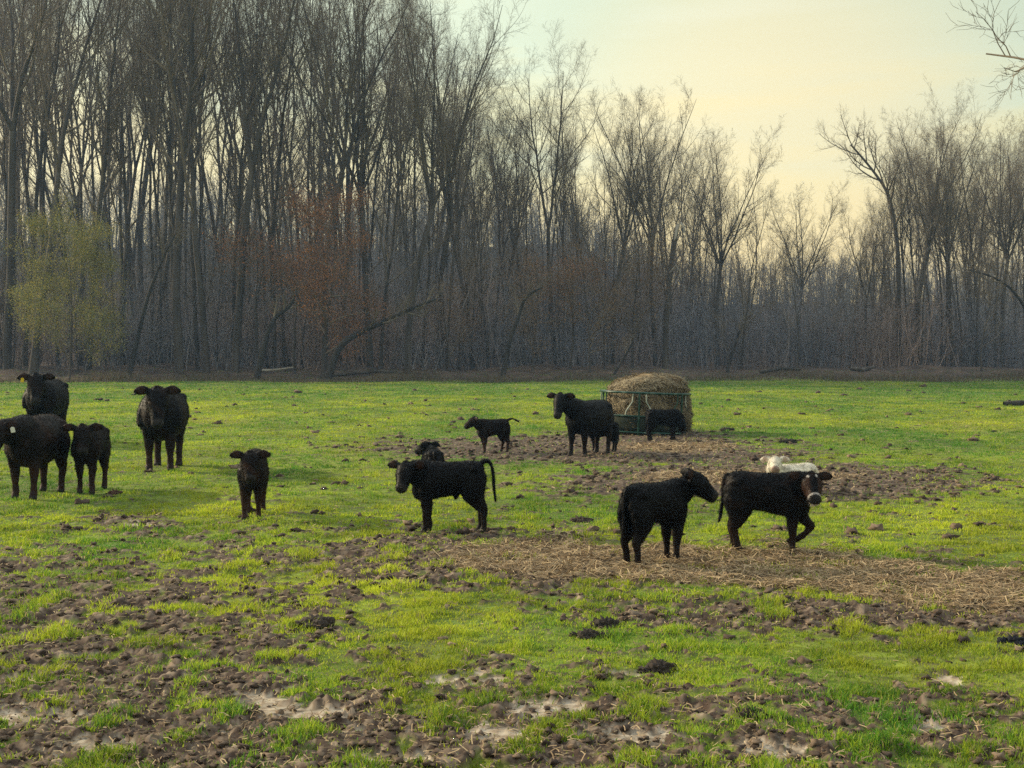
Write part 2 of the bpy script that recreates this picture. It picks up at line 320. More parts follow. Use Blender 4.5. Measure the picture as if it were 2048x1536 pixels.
def tree_meshes(seed, H=26.0, r0=0.24, fork=0, crown0=0.45, spread=0.30, lean=0.0, n1=16, n2=7, n3=7, n4=7, up=0.10, path=None, bark='bark', leaf=None, wob=0.042, a1=(25, 55), l1=(0.16, 0.30), wan=1.0, tw=0.0032):
    """a bare tree: trunk mesh and crown mesh (limbs down to twigs)"""
    r = np.random.default_rng(seed)
    tr = MB(); cr = MB()
    Ps = []; Rs = []
    if path is not None:
        P = np.asarray(path, float)[None]; k = P.shape[1]
        R = r0 * np.linspace(1, 0.3, k)[None]; Ps = [P]; Rs = [R]
    else:
        d0 = nrm(np.array([[lean, 0.0, 1.0]]))
        if fork == 0:
            P, R = grow(r, np.zeros((1, 3)), d0, np.array([H * 0.90]), np.array([r0]), 16, wob, 0.03, 0.12); Ps = [P]; Rs = [R]
        else:
            hf = H * (r.uniform(0.30, 0.5) if fork < 4 else r.uniform(0.34, 0.46))
            P, R = grow(r, np.zeros((1, 3)), d0, np.array([hf]), np.array([r0]), 8, wob, 0.03, 0.72); tr.add(*tubes(P, R, 8))
            e = P[:, -1].repeat(fork, 0); az = r.uniform(0, 6.28) + np.arange(fork) * 6.28 / fork + r.normal(size=fork) * 0.3
            an = np.radians(r.uniform(9, 24, fork) if fork < 4 else r.uniform(5, 27, fork)); d = np.stack([np.cos(az) * np.sin(an), np.sin(az) * np.sin(an), np.cos(an)], 1)
            P, R = grow(r, e, d, (H - hf) * r.uniform(0.84, 0.93, fork), np.full(fork, r0 * (0.62 if fork < 4 else 0.45)), 12, wob * 1.5, 0.05 if fork < 4 else 0.035, 0.10); Ps = [P]; Rs = [R]
    P = Ps[0]; R = Rs[0]
    # flare at the foot
    if fork == 0 and path is None: R[:, 0] *= 1.35
    tr.add(*tubes(P, R, 8))
    t0 = crown0 if fork == 0 else max(0.08, crown0 - 0.35)
    m1 = n1 if fork == 0 else max(5, int(n1 * 1.5 / fork))
    p, d, rad, tt = spawn(r, P, R, m1, t0, 0.99, *a1)
    L = H * r.uniform(*l1, len(p)) * (1.0 - 0.38 * (tt - t0) / (1 - t0)) * spread / 0.30
    P1, R1 = grow(r, p, d, L, np.minimum(rad * 0.62, 0.09), 7, 0.09 * wan, up, 0.25); cr.add(*tubes(P1, R1, 5))
    p, d, rad, tt = spawn(r, P1, R1, n2, 0.15, 0.98, 25, 60)
    L = np.repeat(L, n2) * r.uniform(0.28, 0.5, len(p)) * (1.1 - 0.5 * tt)
    P2, R2 = grow(r, p, d, L, np.minimum(rad * 0.6, 0.030), 5, 0.12 * wan, up * 1.2, 0.3); cr.add(*tubes(P2, R2, 4))
    # small branches straight off the upper leader too
    p, d, rad, tt = spawn(r, P2, R2, n3, 0.1, 0.98, 25, 65)
    L3 = np.repeat(L, n3) * r.uniform(0.35, 0.6, len(p))
    P3, R3 = grow(r, p, d, L3, np.clip(rad * 0.6, 0.0050, 0.010), 3, 0.15 * wan, up * 1.3, 0.4); cr.add(*tubes(P3, R3, 3))
    p, d, rad, tt = spawn(r, P3, R3, n4, 0.15, 1.0, 20, 60)
    L4 = np.repeat(L3, n4) * r.uniform(0.35, 0.7, len(p))
    P4, R4 = grow(r, p, d, L4, np.full(len(p), tw), 2, 0.15 * wan, up, 0.5); cr.add(*tubes(P4, R4, 3))
    tm = tr.mesh('trunk', M[bark]); cm = cr.mesh('crown', M['twig'])
    lm = None
    if leaf is not None:
        cnt, size, pal, sc = leaf
        n = len(P4); sel = r.integers(0, n, cnt); q = P4[sel, -1] * 0.5 + P4[sel, 0] * 0.5 + r.normal(size=(cnt, 3)) * sc
        u = nrm(r.normal(size=(cnt, 3))); v = nrm(np.cross(u, r.normal(size=(cnt, 3)))); s = size * r.uniform(0.5, 1.3, (cnt, 1))
        V = np.stack([q - u * s, q + v * s * 0.45, q + u * s, q - v * s * 0.45], 1).reshape(-1, 3)
        pal = np.asarray(pal); cc = pal[r.integers(0, len(pal), cnt)] * r.uniform(0.75, 1.25, (cnt, 1))
        lm = np_mesh('leaves', V, np.arange(cnt * 4).reshape(-1, 4), mat=M['leafcol'], color=np.repeat(cc, 4, 0), link=False)
    return tm, cm, lm, H
PROTO = {}
PROTO['tall0'] = tree_meshes(101, 26, 0.18, 0, 0.34)
PROTO['tall1'] = tree_meshes(102, 26, 0.17, 0, 0.44, n1=15)
PROTO['tall2'] = tree_meshes(103, 26, 0.15, 0, 0.30, wob=0.06)
PROTO['tall3'] = tree_meshes(104, 26, 0.20, 0, 0.42, lean=0.06, wob=0.05)
PROTO['fork0'] = tree_meshes(105, 26, 0.23, 2, 0.50)
PROTO['fork1'] = tree_meshes(106, 26, 0.24, 3, 0.50)
PROTO['fork2'] = tree_meshes(107, 26, 0.20, 2, 0.50, wob=0.045)
PROTO['vase0'] = tree_meshes(108, 24, 0.25, 3, 0.42, spread=0.36, up=0.14, n1=15)
PROTO['vase1'] = tree_meshes(109, 24, 0.20, 2, 0.42, spread=0.36, up=0.14, n1=15)
PROTO['open0'] = tree_meshes(110, 20, 0.28, 3, 0.40, spread=0.42, up=0.09, n1=16, a1=(35, 70))
PROTO['open1'] = tree_meshes(111, 20, 0.24, 0, 0.30, spread=0.40, up=0.10, n1=20, a1=(35, 65))
PROTO['slim0'] = tree_meshes(112, 22, 0.13, 0, 0.50, spread=0.20, n1=11, n2=6, n3=5, n4=3)
PROTO['slim1'] = tree_meshes(113, 22, 0.11, 0, 0.38, spread=0.20, n1=12, n2=6, n3=5, n4=3, wob=0.05)
PROTO['slim2'] = tree_meshes(114, 22, 0.12, 2, 0.45, spread=0.22, n1=12, n2=6, n3=5, n4=3, wob=0.05)
PROTO['sap0'] = tree_meshes(115, 11, 0.07, 0, 0.18, spread=0.34, n1=12, n2=6, n3=5, n4=3, wob=0.06)
PROTO['sap1'] = tree_meshes(116, 11, 0.06, 2, 0.35, spread=0.34, n1=12, n2=6, n3=5, n4=3, wob=0.08)
PROTO['fan0'] = tree_meshes(121, 25, 0.22, 5, 0.42, spread=0.24, n1=34, n2=6, n3=6, n4=6, up=0.09, a1=(22, 50))
PROTO['fan1'] = tree_meshes(122, 25, 0.20, 4, 0.42, spread=0.26, n1=28, n2=6, n3=6, n4=6, up=0.09, a1=(22, 50))
PROTO['fan2'] = tree_meshes(123, 22, 0.19, 6, 0.42, spread=0.24, n1=40, n2=6, n3=6, n4=6, up=0.08, a1=(22, 55))
PROTO['tall4'] = tree_meshes(124, 26, 0.16, 0, 0.22, n1=19, wob=0.065, n4=4, spread=0.26)
PROTO['tall5'] = tree_meshes(125, 26, 0.14, 0, 0.52, n1=14, wob=0.05, n4=4, lean=-0.05)
def place_tree(proto, x, y, H, rz, label, group=None, name='bare_tree', fat=1.0):
    tm, cm, lm, h0 = PROTO[proto]
    o = empty(name, (x, y, float(gz(x, y)[0]) - 0.1), rz); s = H / h0; o.scale = (s * fat, s * fat, s)
    tag(o, label, 'tree', group)
    link_mesh('trunk', tm, o); link_mesh('crown', cm, o)
    if lm: link_mesh('leaves', lm, o)
    return o
def tree_px(proto, px, D, top, rz, label, group=None, name='bare_tree', fat=1.0):
    x = wx(px, D); H = wz(top, D) - float(gz(x, D)[0])
    return place_tree(proto, x, D, H, rz, label, group, name, fat)

# --- trees of the front of the wood, each with its own look
FEAT = [
 ('tall3', 66, 96, -260, 0.4, 'thick dark tree rising straight above the yellow leafing tree, second trunk from the left'),
 ('fork1', 15, 99, -220, 1.2, 'forked bare tree cut by the left edge of the wood', ),
 ('tall0', 175, 101, -200, 2.0, 'straight bare tree just right of the yellow leafing tree top'),
 ('tall2', 245, 104, -150, 3.0, 'crooked bare stem between the yellow leafing tree and the thick forked tree'),
 ('fork0', 358, 96, -300, 0.9, 'thick forked dark tree standing behind the cow that faces the camera alone'),
 ('tall1', 310, 108, -120, 5.0, 'slim bare tree just left of the thick forked tree behind the front-facing cow'),
 ('tall0', 412, 97, -280, 4.1, 'straight tall trunk just right of the thick forked tree behind the front-facing cow'),
 ('vase1', 470, 98, -240, 0.3, 'tall bare tree whose stem splits into a narrow V left of the rust-leaved beech'),
 ('tall2', 545, 106, -150, 0.3, 'thin pale brown trunk just left of the rust-leaved beech'),
 ('fan1', 650, 99, -170, 1.6, 'broad tree of many rising stems straight behind the rust-leaved beech'),
 ('fan2', 740, 101, -90, 2.6, 'many-stemmed bare tree just right of the rust-leaved beech'),
 ('fan0', 815, 97, -60, 4.3, 'thickest dark trunk with a fan of upright limbs, above the curved leaning trunk'),
 ('fan0', 880, 106, 20, 3.3, 'fan-crowned bare tree at the right shoulder of the tall left wood'),
 ('tall3', 945, 112, 150, 2.2, 'lower bare tree where the tall left wood steps down to the middle wood'),
 ('fork2', 1112, 106, 92, 0.0, 'tall twin-topped bare tree highest in the middle of the wood'),
 ('tall1', 1020, 118, 150, 1.0, 'slim bare tree just left of the tall twin-topped tree'),
 ('fan1', 1225, 108, 190, 1.5, 'bare tree with a wide V of limbs left of the hay bale'),
 ('fan0', 1310, 108, 163, 2.5, 'round-crowned bare tree rising straight above the hay bale'),
 ('tall2', 1215, 116, 330, 2.0, 'low crooked bare tree left of the round-crowned tree above the hay bale'),
 ('fan2', 1437, 112, 250, 0.8, 'bare tree with a neat oval crown right of the round-crowned tree'),
 ('slim1', 1500, 122, 320, 0.8, 'slim bare tree at the right foot of the middle wood'),
 ('fan2', 1600, 116, 360, 0.7, 'short spreading tree with low bent limbs standing alone in the gap of the skyline'),
 ('fork2', 1735, 112, 400, 0.7, 'small wavy-stemmed bare tree left of the leaning bare tree'),
 ('fan1', 1835, 106, 182, 1.1, 'tallest bare tree of the right-hand wood'),
 ('fan0', 1905, 108, 235, 2.1, 'forked bare tree just right of the tallest right-hand tree'),
 ('tall2', 1955, 106, 225, 3.1, 'straight bare tree second from the right edge of the wood'),
 ('fan2', 2005, 110, 218, 0.2, 'bare tree with rising limbs at the right edge of the wood'),
]
for f in FEAT: tree_px(f[0], f[1], f[2], f[3], f[4], f[5])
# leaning sycamore of the right wood: its stem bends left and carries the crown off to the left
def px_path(pts, D): return [(wx(a, D), 0.0, wz(b, D)) for a, b in pts]
def custom_tree(name, label, pts, D, r0, seed, **kw):
    x0 = wx(pts[0][0], D); z0 = float(gz(x0, D)[0]) - 0.15
    pth = [(wx(a, D) - x0, 0.25 * math.sin(i * 1.7 + seed), wz(b, D) - z0) for i, (a, b) in enumerate(pts)]; pth[0] = (0, 0, 0)
    # resample smoothly
    q = np.array(pth); tt = np.linspace(0, len(q) - 1, 3 * len(q)); i = np.minimum(tt.astype(int), len(q) - 2); w = (tt - i)[:, None]
    pm = q[np.maximum(i - 1, 0)]; p0 = q[i]; p1 = q[i + 1]; p2 = q[np.minimum(i + 2, len(q) - 1)]
    path = 0.5 * (2 * p0 + (p1 - pm) * w + (2 * pm - 5 * p0 + 4 * p1 - p2) * w ** 2 + (3 * p0 - pm - 3 * p1 + p2) * w ** 3)
    H = kw.pop('H', float(q[-1][2]))
    tm, cm, lm, h = tree_meshes(seed, H, r0, path=path, **kw)
    o = empty(name, (x0, D, z0)); tag(o, label, 'tree')
    link_mesh('trunk', tm, o); link_mesh('crown', cm, o)
    if lm: link_mesh('leaves', lm, o)
    return o
custom_tree('leaning_tree', 'slender tree with a left-bent stem at the left end of the right-hand wood', [(1800, 752), (1798, 620), (1794, 500), (1775, 400), (1745, 345), (1700, 290)], 105, 0.24, 31, crown0=0.45, n1=14, H=20)
custom_tree('leaning_tree', 'dark tree arching in from the right edge over the right-hand wood', [(2075, 752), (2060, 640), (2025, 585), (1985, 556), (1940, 540)], 101, 0.17, 32, crown0=0.5, n1=8, H=12, bark='bark_dark')
custom_tree('leaning_tree', 'thin trunk leaning right above the cow that faces the camera alone', [(255, 748), (275, 680), (300, 590), (325, 520), (350, 470)], 93, 0.20, 33, crown0=0.75, n1=6, H=9, bark='bark_dark')
custom_tree('leaning_tree', 'dark forked trunk leaning right over the pale fallen log', [(512, 735), (530, 690), (548, 640), (580, 610), (596, 575)], 92, 0.25, 34, crown0=0.5, n1=6, H=7, bark='bark_dark')
custom_tree('leaning_tree', 'curved dark trunk leaning far right low across the brush in the middle', [(655, 738), (680, 695), (720, 665), (775, 640), (830, 615), (872, 598)], 92, 0.28, 35, crown0=0.45, n1=8, H=8, bark='bark_dark')
custom_tree('leaning_tree', 'crooked trunk leaning right behind the small calf with the raised tail', [(1005, 745), (1020, 680), (1035, 640), (1052, 595), (1085, 575)], 94, 0.20, 36, crown0=0.45, n1=6, H=8, bark='bark_dark')
custom_tree('leaning_tree', 'thin dark sapling leaning right beyond the right side of the hay feeder', [(1452, 748), (1468, 700), (1480, 660), (1500, 630)], 100, 0.12, 37, crown0=0.4, n1=6, H=6, bark='bark_dark')
custom_tree('leaning_tree', 'dark sapling leaning up to the right beside the left of the hay bale', [(1225, 752), (1245, 720), (1262, 690), (1270, 660)], 96, 0.12, 38, crown0=0.4, n1=6, H=6, bark='bark_dark')
# broken pale snag above the hay bale
sx = wx(1330, 101); sn = empty('broken_snag', (sx, 101, float(gz(sx, 101)[0]) - 0.1)); tag(sn, 'broken pale dead trunk with a hooked top standing above the hay bale', 'dead tree')
mb = MB(); mb.tube([(0, 0, 0), (0.05, 0, 3.5), (0.35, 0, 7.5), (0.75, 0.1, 10.2), (0.95, 0.1, 11.3)], [0.26, 0.22, 0.2, 0.17, 0.13], 9); mb.build('trunk', M['bark'], sn)
mb = MB(); mb.tube([(0.72, 0.05, 10.1), (0.95, 0, 11.35), (1.2, 0, 11.5), (1.42, 0, 11.1), (1.45, 0, 10.7)], [0.12, 0.12, 0.11, 0.09, 0.04], 7); mb.build('broken_top', M['bark_pale'], sn)
mb = MB(); mb.tube([(0.3, -0.2, 7.6), (0.8, -0.25, 8.2), (1.1, -0.25, 7.7), (1.22, -0.25, 7.0)], [0.07, 0.07, 0.06, 0.03], 6); mb.build('hanging_limb', M['bark_pale'], sn)

# --- leafing trees

YEL = [(0.20, 0.20, 0.06), (0.15, 0.165, 0.06), (0.12, 0.14, 0.055), (0.34, 0.28, 0.06)]
RUST = [(0.20, 0.105, 0.06), (0.38, 0.17, 0.065), (0.15, 0.09, 0.06)]
TAN = [(0.20, 0.125, 0.06), (0.14, 0.085, 0.045), (0.25, 0.16, 0.08)]
PROTO['yellow'] = tree_meshes(201, 13, 0.09, 0, 0.12, spread=0.56, n1=28, n2=6, n3=4, n4=3, a1=(45, 88), leaf=(46000, 0.060, YEL, 0.34), up=0.03)
PROTO['beech0'] = tree_meshes(202, 12, 0.12, 0, 0.12, spread=0.42, n1=20, n2=6, n3=4, n4=3, a1=(45, 80), leaf=(19000, 0.062, RUST, 0.35), up=0.04)
PROTO['beech1'] = tree_meshes(203, 8, 0.08, 2, 0.35, spread=0.46, n1=18, n2=5, n3=4, n4=3, a1=(40, 80), leaf=(3600, 0.055, RUST, 0.4), up=0.04)
PROTO['tanned'] = tree_meshes(204, 8, 0.08, 0, 0.15, spread=0.46, n1=18, n2=5, n3=4, n4=3, a1=(40, 80), leaf=(3600, 0.055, TAN, 0.4), up=0.04)
LEAFY = [
 ('yellow', 138, 91, 428, 0.3, 'yellow-green leafing tree in front of the wood at the left', 'leafing_tree', 0.95),
 ('beech0', 645, 93, 365, 0.3, 'large rust-leaved beech among the bare trees', 'rusty_beech', 0.95),
 ('beech1', 520, 98, 470, 1.3, 'lower rust-leaved sapling at the left side of the large beech', 'rusty_beech', 1.25),
 ('beech1', 590, 96, 520, 2.3, 'low spreading rust-leaved sapling in front of the large beech', 'rusty_beech', 1.3),
 ('tanned', 1065, 99, 505, 0.3, 'tan-leaved sapling in the brush above the small calf with the raised tail', 'leafy_sapling', 1.2),
 ('beech1', 1140, 100, 520, 3.9, 'rust-leaved sapling in the brush above the cow by the feeder', 'rusty_beech', 1.2),
 ('tanned', 1180, 98, 480, 2.0, 'taller tan-leaved sapling just left of the hay bale', 'leafy_sapling', 0.9),
 ('tanned', 1265, 101, 475, 4.6, 'brown leafy sapling straight behind the hay bale', 'leafy_sapling', 1.1),
 ('tanned', 900, 100, 560, 3.0, 'tan-leaved low sapling right of the curved leaning trunk', 'leafy_sapling', 1.3),
]
for p, px, D, top, rz, lab, nm, fat in LEAFY: tree_px(p, px, D, top, rz, lab, None, nm, fat)

# --- the other trees of the wood: skyline row as seen from the field
SKY = np.array([(-900, -220), (-300, -250), (0, -260), (600, -200), (800, -120), (860, -30), (900, 50), (960, 180), (1010, 160), (1080, 110), (1150, 130), (1200, 205), (1310, 180), (1390, 235), (1440, 265), (1500, 330), (1540, 400), (1620, 420), (1690, 470), (1735, 430), (1780, 320), (1850, 215), (1950, 235), (2048, 225), (2500, 180)], float)
rr = np.random.default_rng(77)
kinds = ['tall0', 'tall1', 'tall2', 'tall4', 'tall5', 'tall4', 'fan1', 'fork2', 'slim0', 'slim1', 'slim2', 'slim0', 'slim1', 'slim2', 'slim1', 'slim2']
def zone_label(px):
    if px < 640: return 'bare tree among many deep in the wood left of the rust-leaved beech', 'bare trees deep in the left wood'
    if px < 960: return 'bare tree among many deep in the wood right of the rust-leaved beech', 'bare trees deep in the wood right of the beech'
    if px < 1530: return 'bare tree among many deep in the lower middle wood behind the hay feeder', 'bare trees deep in the middle wood'
    return 'bare tree among many deep in the right-hand wood', 'bare trees deep in the right wood'
n_back = 205
for i in range(n_back):
    px = -140 + (i + rr.uniform(0, 1)) / n_back * 2330
    D = 101 + 75 * rr.uniform() ** 1.3
    if 1510 < px < 1760: D = rr.uniform(130, 175)
    ytop = float(np.interp(px, SKY[:, 0], SKY[:, 1])) + abs(rr.normal()) * (110 if px < 850 else 60) + (20 if px > 900 else 0)
    k = kinds[rr.integers(0, len(kinds))]
    lab, grp = zone_label(px)
    tree_px(k, px, D, ytop, rr.uniform(0, 6.28), lab, grp, 'bare_tree', rr.uniform(0.65, 1.0) if k[:3] != 'fan' else rr.uniform(0.8, 1.05))
# the wood goes on past the left edge of the frame and shades the field from there
for i in range(34):
    D = rr.uniform(92, 125); x = -46 - i * 2.6 - rr.uniform(0, 2)
    place_tree(kinds[rr.integers(0, 16)], x, D + 0.02 * (x + 46), rr.uniform(24, 31), rr.uniform(0, 6.28), 'bare tree among many deep in the wood left of the rust-leaved beech', 'bare trees deep in the left wood')
for i in range(32):                      # thin poles that close the gaps between the big stems
    px = -60 + (i + rr.uniform()) / 32 * 1000; D = rr.uniform(104, 150); lab, grp = zone_label(px)
    tree_px(['slim0', 'slim1', 'slim2', 'tall5'][rr.integers(0, 4)], px, D, float(np.interp(px, SKY[:, 0], SKY[:, 1])) + abs(rr.normal()) * 160 + 60, rr.uniform(0, 6.28), lab, grp, 'bare_tree', rr.uniform(0.55, 0.9))
for i in range(24):
    px = 1735 + (i + rr.uniform()) / 24 * 400; D = rr.uniform(104, 135); lab, grp = zone_label(px)
    tree_px(['tall0', 'tall1', 'tall5', 'slim0', 'fan1', 'slim1'][i % 6], px, D, float(np.interp(px, SKY[:, 0], SKY[:, 1])) + abs(rr.normal()) * 35, rr.uniform(0, 6.28), lab, grp, 'bare_tree', rr.uniform(0.6, 0.9))
# saplings in the edge
for i in range(110):
    px = -60 + (i + rr.uniform()) / 110 * 2180; D = rr.uniform(98, 135)
    place_tree('sap0' if rr.uniform() < 0.5 else 'sap1', wx(px, D), D, rr.uniform(7, 15) - (3 if px > 1400 else 0), rr.uniform(0, 6.28), 'thin bare sapling among many in the brush along the field edge', 'bare saplings in the brush', 'bare_sapling', rr.uniform(0.8, 1.3))

# near tree beyond the right edge: only its branch ends hang into the top right corner
nt_ = tree_meshes(301, 15, 0.22, 0, 0.57, spread=0.46, n1=26, n2=9, n3=7, n4=5, a1=(45, 85), up=0.05, l1=(0.2, 0.30), wan=2.0, tw=0.006)
PROTO['near'] = nt_
place_tree('near', 19.8, 38.0, 18.6, 1.0, 'near bare tree hanging its branch tips into the top right corner', None, 'bare_tree')

# --- undergrowth: a thicket that reads as one mass
def thicket():
    r = np.random.default_rng(55); n = 4300
    px = r.uniform(-250, 2300, n); D = 101 + 60 * r.uniform(0, 1, n) ** 1.25
    x = (px - 1024) / FPX * D; y = D + 0.05 * x
    hmx = 9.5 + 2.6 * perlin(px / 160.0, px * 0 + 1.5) - 1.5 * sstep(700, 1100, px) - 2.0 * sstep(1300, 1600, px) - 0.05 * (D - 98)
    base = np.stack([x, y, gz0(x, y) - 0.1], 1)
    d = nrm(np.stack([r.normal(size=n) * 0.22, r.normal(size=n) * 0.2, np.ones(n)], 1))
    L = hmx * r.uniform(0.25, 1.12, n)
    P, R = grow(r, base, d, L, r.uniform(0.018, 0.05, n), 7, 0.10, 0.03, 0.3)
    out = [(P, R, 4)]
    p, dd, rad, tt = spawn(r, P, R, 7, 0.08, 0.98, 25, 75); L1 = np.repeat(L, 7) * r.uniform(0.18, 0.4, len(p)); P1, R1 = grow(r, p, dd, L1, np.clip(rad * 0.6, 0.008, 0.02), 4, 0.2, 0.04, 0.4); out.append((P1, R1, 3))
    p, dd, rad, tt = spawn(r, P1, R1, 5, 0.1, 0.98, 25, 75); L2 = np.repeat(L1, 5) * r.uniform(0.3, 0.65, len(p)); P2, R2 = grow(r, p, dd, L2, np.full(len(p), 0.009), 2, 0.25, 0.03, 0.5); out.append((P2, R2, 3))
    m = MB(); cols = []
    for P_, R_, s_ in out:
        V, Q = tubes(P_, R_, s_); m.add(V, Q)
        b = P_[:, 0]; f = fbm(b[:, 0], b[:, 2] * 1.5, 5.0, 2); g = sstep(-0.1, 0.5, perlin(b[:, 0] / 9.0 + 3, b[:, 2] / 6.0))
        cc = np.stack([0.245 + 0.08 * g, 0.24 + 0.01 * g, 0.26 - 0.045 * g], 1) * (1 + 0.5 * f)[:, None] * r.uniform(0.7, 1.3, (len(b), 1))
        cols.append(np.repeat(cc, P_.shape[1] * s_, 0))
    # dead leaves hanging in it
    cnt = 26000; sel = r.integers(0, len(P2), cnt); q = P2[sel, -1] + r.normal(size=(cnt, 3)) * 0.15
    u = nrm(r.normal(size=(cnt, 3))); v = nrm(np.cross(u, r.normal(size=(cnt, 3)))); s = 0.06 * r.uniform(0.5, 1.3, (cnt, 1))
    V = np.stack([q - u * s, q + v * s * 0.5, q + u * s, q - v * s * 0.5], 1).reshape(-1, 3); m.add(V, np.arange(cnt * 4).reshape(-1, 4))
    pal = np.array([(0.18, 0.11, 0.07), (0.14, 0.125, 0.08), (0.21, 0.13, 0.08), (0.12, 0.125, 0.075)]); cols.append(np.repeat(pal[r.integers(0, 4, cnt)], 4, 0))
    o = m.build('undergrowth', M['leafcol'], None, False, np.concatenate(cols)); tag(o, 'grey brown thicket of twigs and dead leaves along the foot of the wood', 'undergrowth', kind='stuff')
thicket()
def far_wood():
    r = np.random.default_rng(56); n = 2600
    D = r.uniform(150, 262, n); px = r.uniform(-250, 2300, n); x = wx(px, D); y = D
    base = np.stack([x, y, gz0(x, y) - 0.1], 1); d = nrm(np.stack([r.normal(size=n) * 0.07, r.normal(size=n) * 0.07, np.ones(n)], 1))
    L = r.uniform(5, 15, n) * (1 - 0.35 * sstep(900, 1300, px))
    P, R = grow(r, base, d, L, r.uniform(0.05, 0.14, n), 7, 0.05, 0.05, 0.25); m = MB(); cols = []
    p, dd, rad, tt = spawn(r, P, R, 12, 0.15, 0.98, 25, 70); L1 = np.repeat(L, 12) * r.uniform(0.12, 0.3, len(p)); P1, R1 = grow(r, p, dd, L1, np.full(len(p), 0.025), 3, 0.15, 0.08, 0.4)
    p, dd, rad, tt = spawn(r, P1, R1, 5, 0.1, 0.98, 25, 70); L2 = np.repeat(L1, 5) * r.uniform(0.3, 0.6, len(p)); P2, R2 = grow(r, p, dd, L2, np.full(len(p), 0.016), 2, 0.2, 0.08, 0.5)
    for P_, R_, s_ in ((P, R, 4), (P1, R1, 3), (P2, R2, 3)):
        V, Q = tubes(P_, R_, s_); m.add(V, Q); cc = np.array([0.20, 0.20, 0.21]) * r.uniform(0.6, 1.2, (len(P_), 1)); cols.append(np.repeat(cc, P_.shape[1] * s_, 0))
    o = m.build('distant_wood', M['leafcol'], None, False, np.concatenate(cols)); tag(o, 'far bare wood on the slope behind the trees', 'wood', kind='stuff')
far_wood()
def verge():
    # tall dead grass and weeds where the pasture meets the wood
    r = np.random.default_rng(57); n = 26000; x = r.uniform(-60, 62, n); y = edge_y(x) + r.normal(size=n) * 1.6 - 0.6 + 1.6 * perlin(x / 3.0, x * 0); h = r.uniform(0.15, 0.6, n) * (0.5 + sstep(-0.3, 0.5, perlin(x / 5.0, x * 0 + 8)))
    p = np.stack([x, y, gz(x, y) - 0.02], 1); a = r.uniform(0, 6.28, n); u = np.stack([np.cos(a), np.sin(a), 0 * a], 1) * 0.022; b = r.normal(size=(n, 3)) * np.array([1, 1, 0]) * (h * 0.35)[:, None]
    V = np.stack([p - u, p + u, p + b + np.stack([0 * h, 0 * h, h], 1)], 1).reshape(-1, 3); pal = np.array([(0.12, 0.085, 0.058), (0.09, 0.065, 0.05), (0.08, 0.09, 0.045), (0.16, 0.12, 0.075)])
    o = np_mesh('dead_grass', V, None, np.arange(n * 3).reshape(-1, 3), M['straw'], np.repeat(pal[r.integers(0, 4, n)], 3, 0)); tag(o, 'rough brown dead grass along the foot of the wood', 'grass', kind='stuff')
verge()
# --- fallen logs and a low dark log in the field
def log(pts, rad, mat, label, name='fallen_log', sides=8):
    p = np.array(pts, float); c0 = p[0].copy()
    o = bpy.data.objects.new(name, None); bpy.data.objects.remove(o)
    m = MB(); m.tube(p - c0, rad, sides)
    ob = m.build(name, mat); ob.location = c0; tag(ob, label, 'log'); return ob
def lp(px, dz, D): return (wx(px, D), D, float(gz(wx(px, D), D)[0]) + dz)
log([lp(513, 0.10, 97.6), lp(545, 0.16, 97.9), lp(590, 0.30, 98.2)], [0.10, 0.09, 0.06], M['bark_pale'], 'pale fallen log lying at the foot of the wood below the rust-leaved beech')
log([lp(640, 0.1, 95), lp(700, 0.22, 95.5), lp(760, 0.14, 96), lp(850, 0.08, 96)], [0.14, 0.13, 0.1, 0.05], M['bark'], 'long grey fallen branch lying below the curved leaning trunk')
log([lp(790, 0.05, 91.5), lp(825, 0.22, 91.8), lp(862, 0.04, 92)], [0.08, 0.1, 0.05], M['bark'], 'short fallen branch at the grass edge right of the long grey one')
log([lp(1520, 0.1, 97), lp(1560, 0.25, 97), lp(1600, 0.1, 97.5)], [0.12, 0.15, 0.08], M['bark_dark'], 'dark fallen log at the field edge under the short spreading tree')
log([lp(1700, 0.2, 98), lp(1725, 0.1, 98), lp(1750, 0.3, 98.5)], [0.15, 0.18, 0.1], M['bark'], 'fallen log at the field edge under the small wavy-stemmed tree')
log([lp(345, 2.1, 97), lp(365, 1.75, 97), lp(372, 1.7, 97)], [0.05, 0.05, 0.03], M['bark_pale'], 'pale broken branch caught in the brush left of the rust-leaved beech')
D_ = gdist(812); log([(wx(2008, D_), D_, 0.08), (wx(2040, D_), D_, 0.10), (wx(2085, D_), D_ + .4, 0.07)], [0.09, 0.12, 0.09], M['bark_dark'], 'dark log lying in the pasture at the right edge')

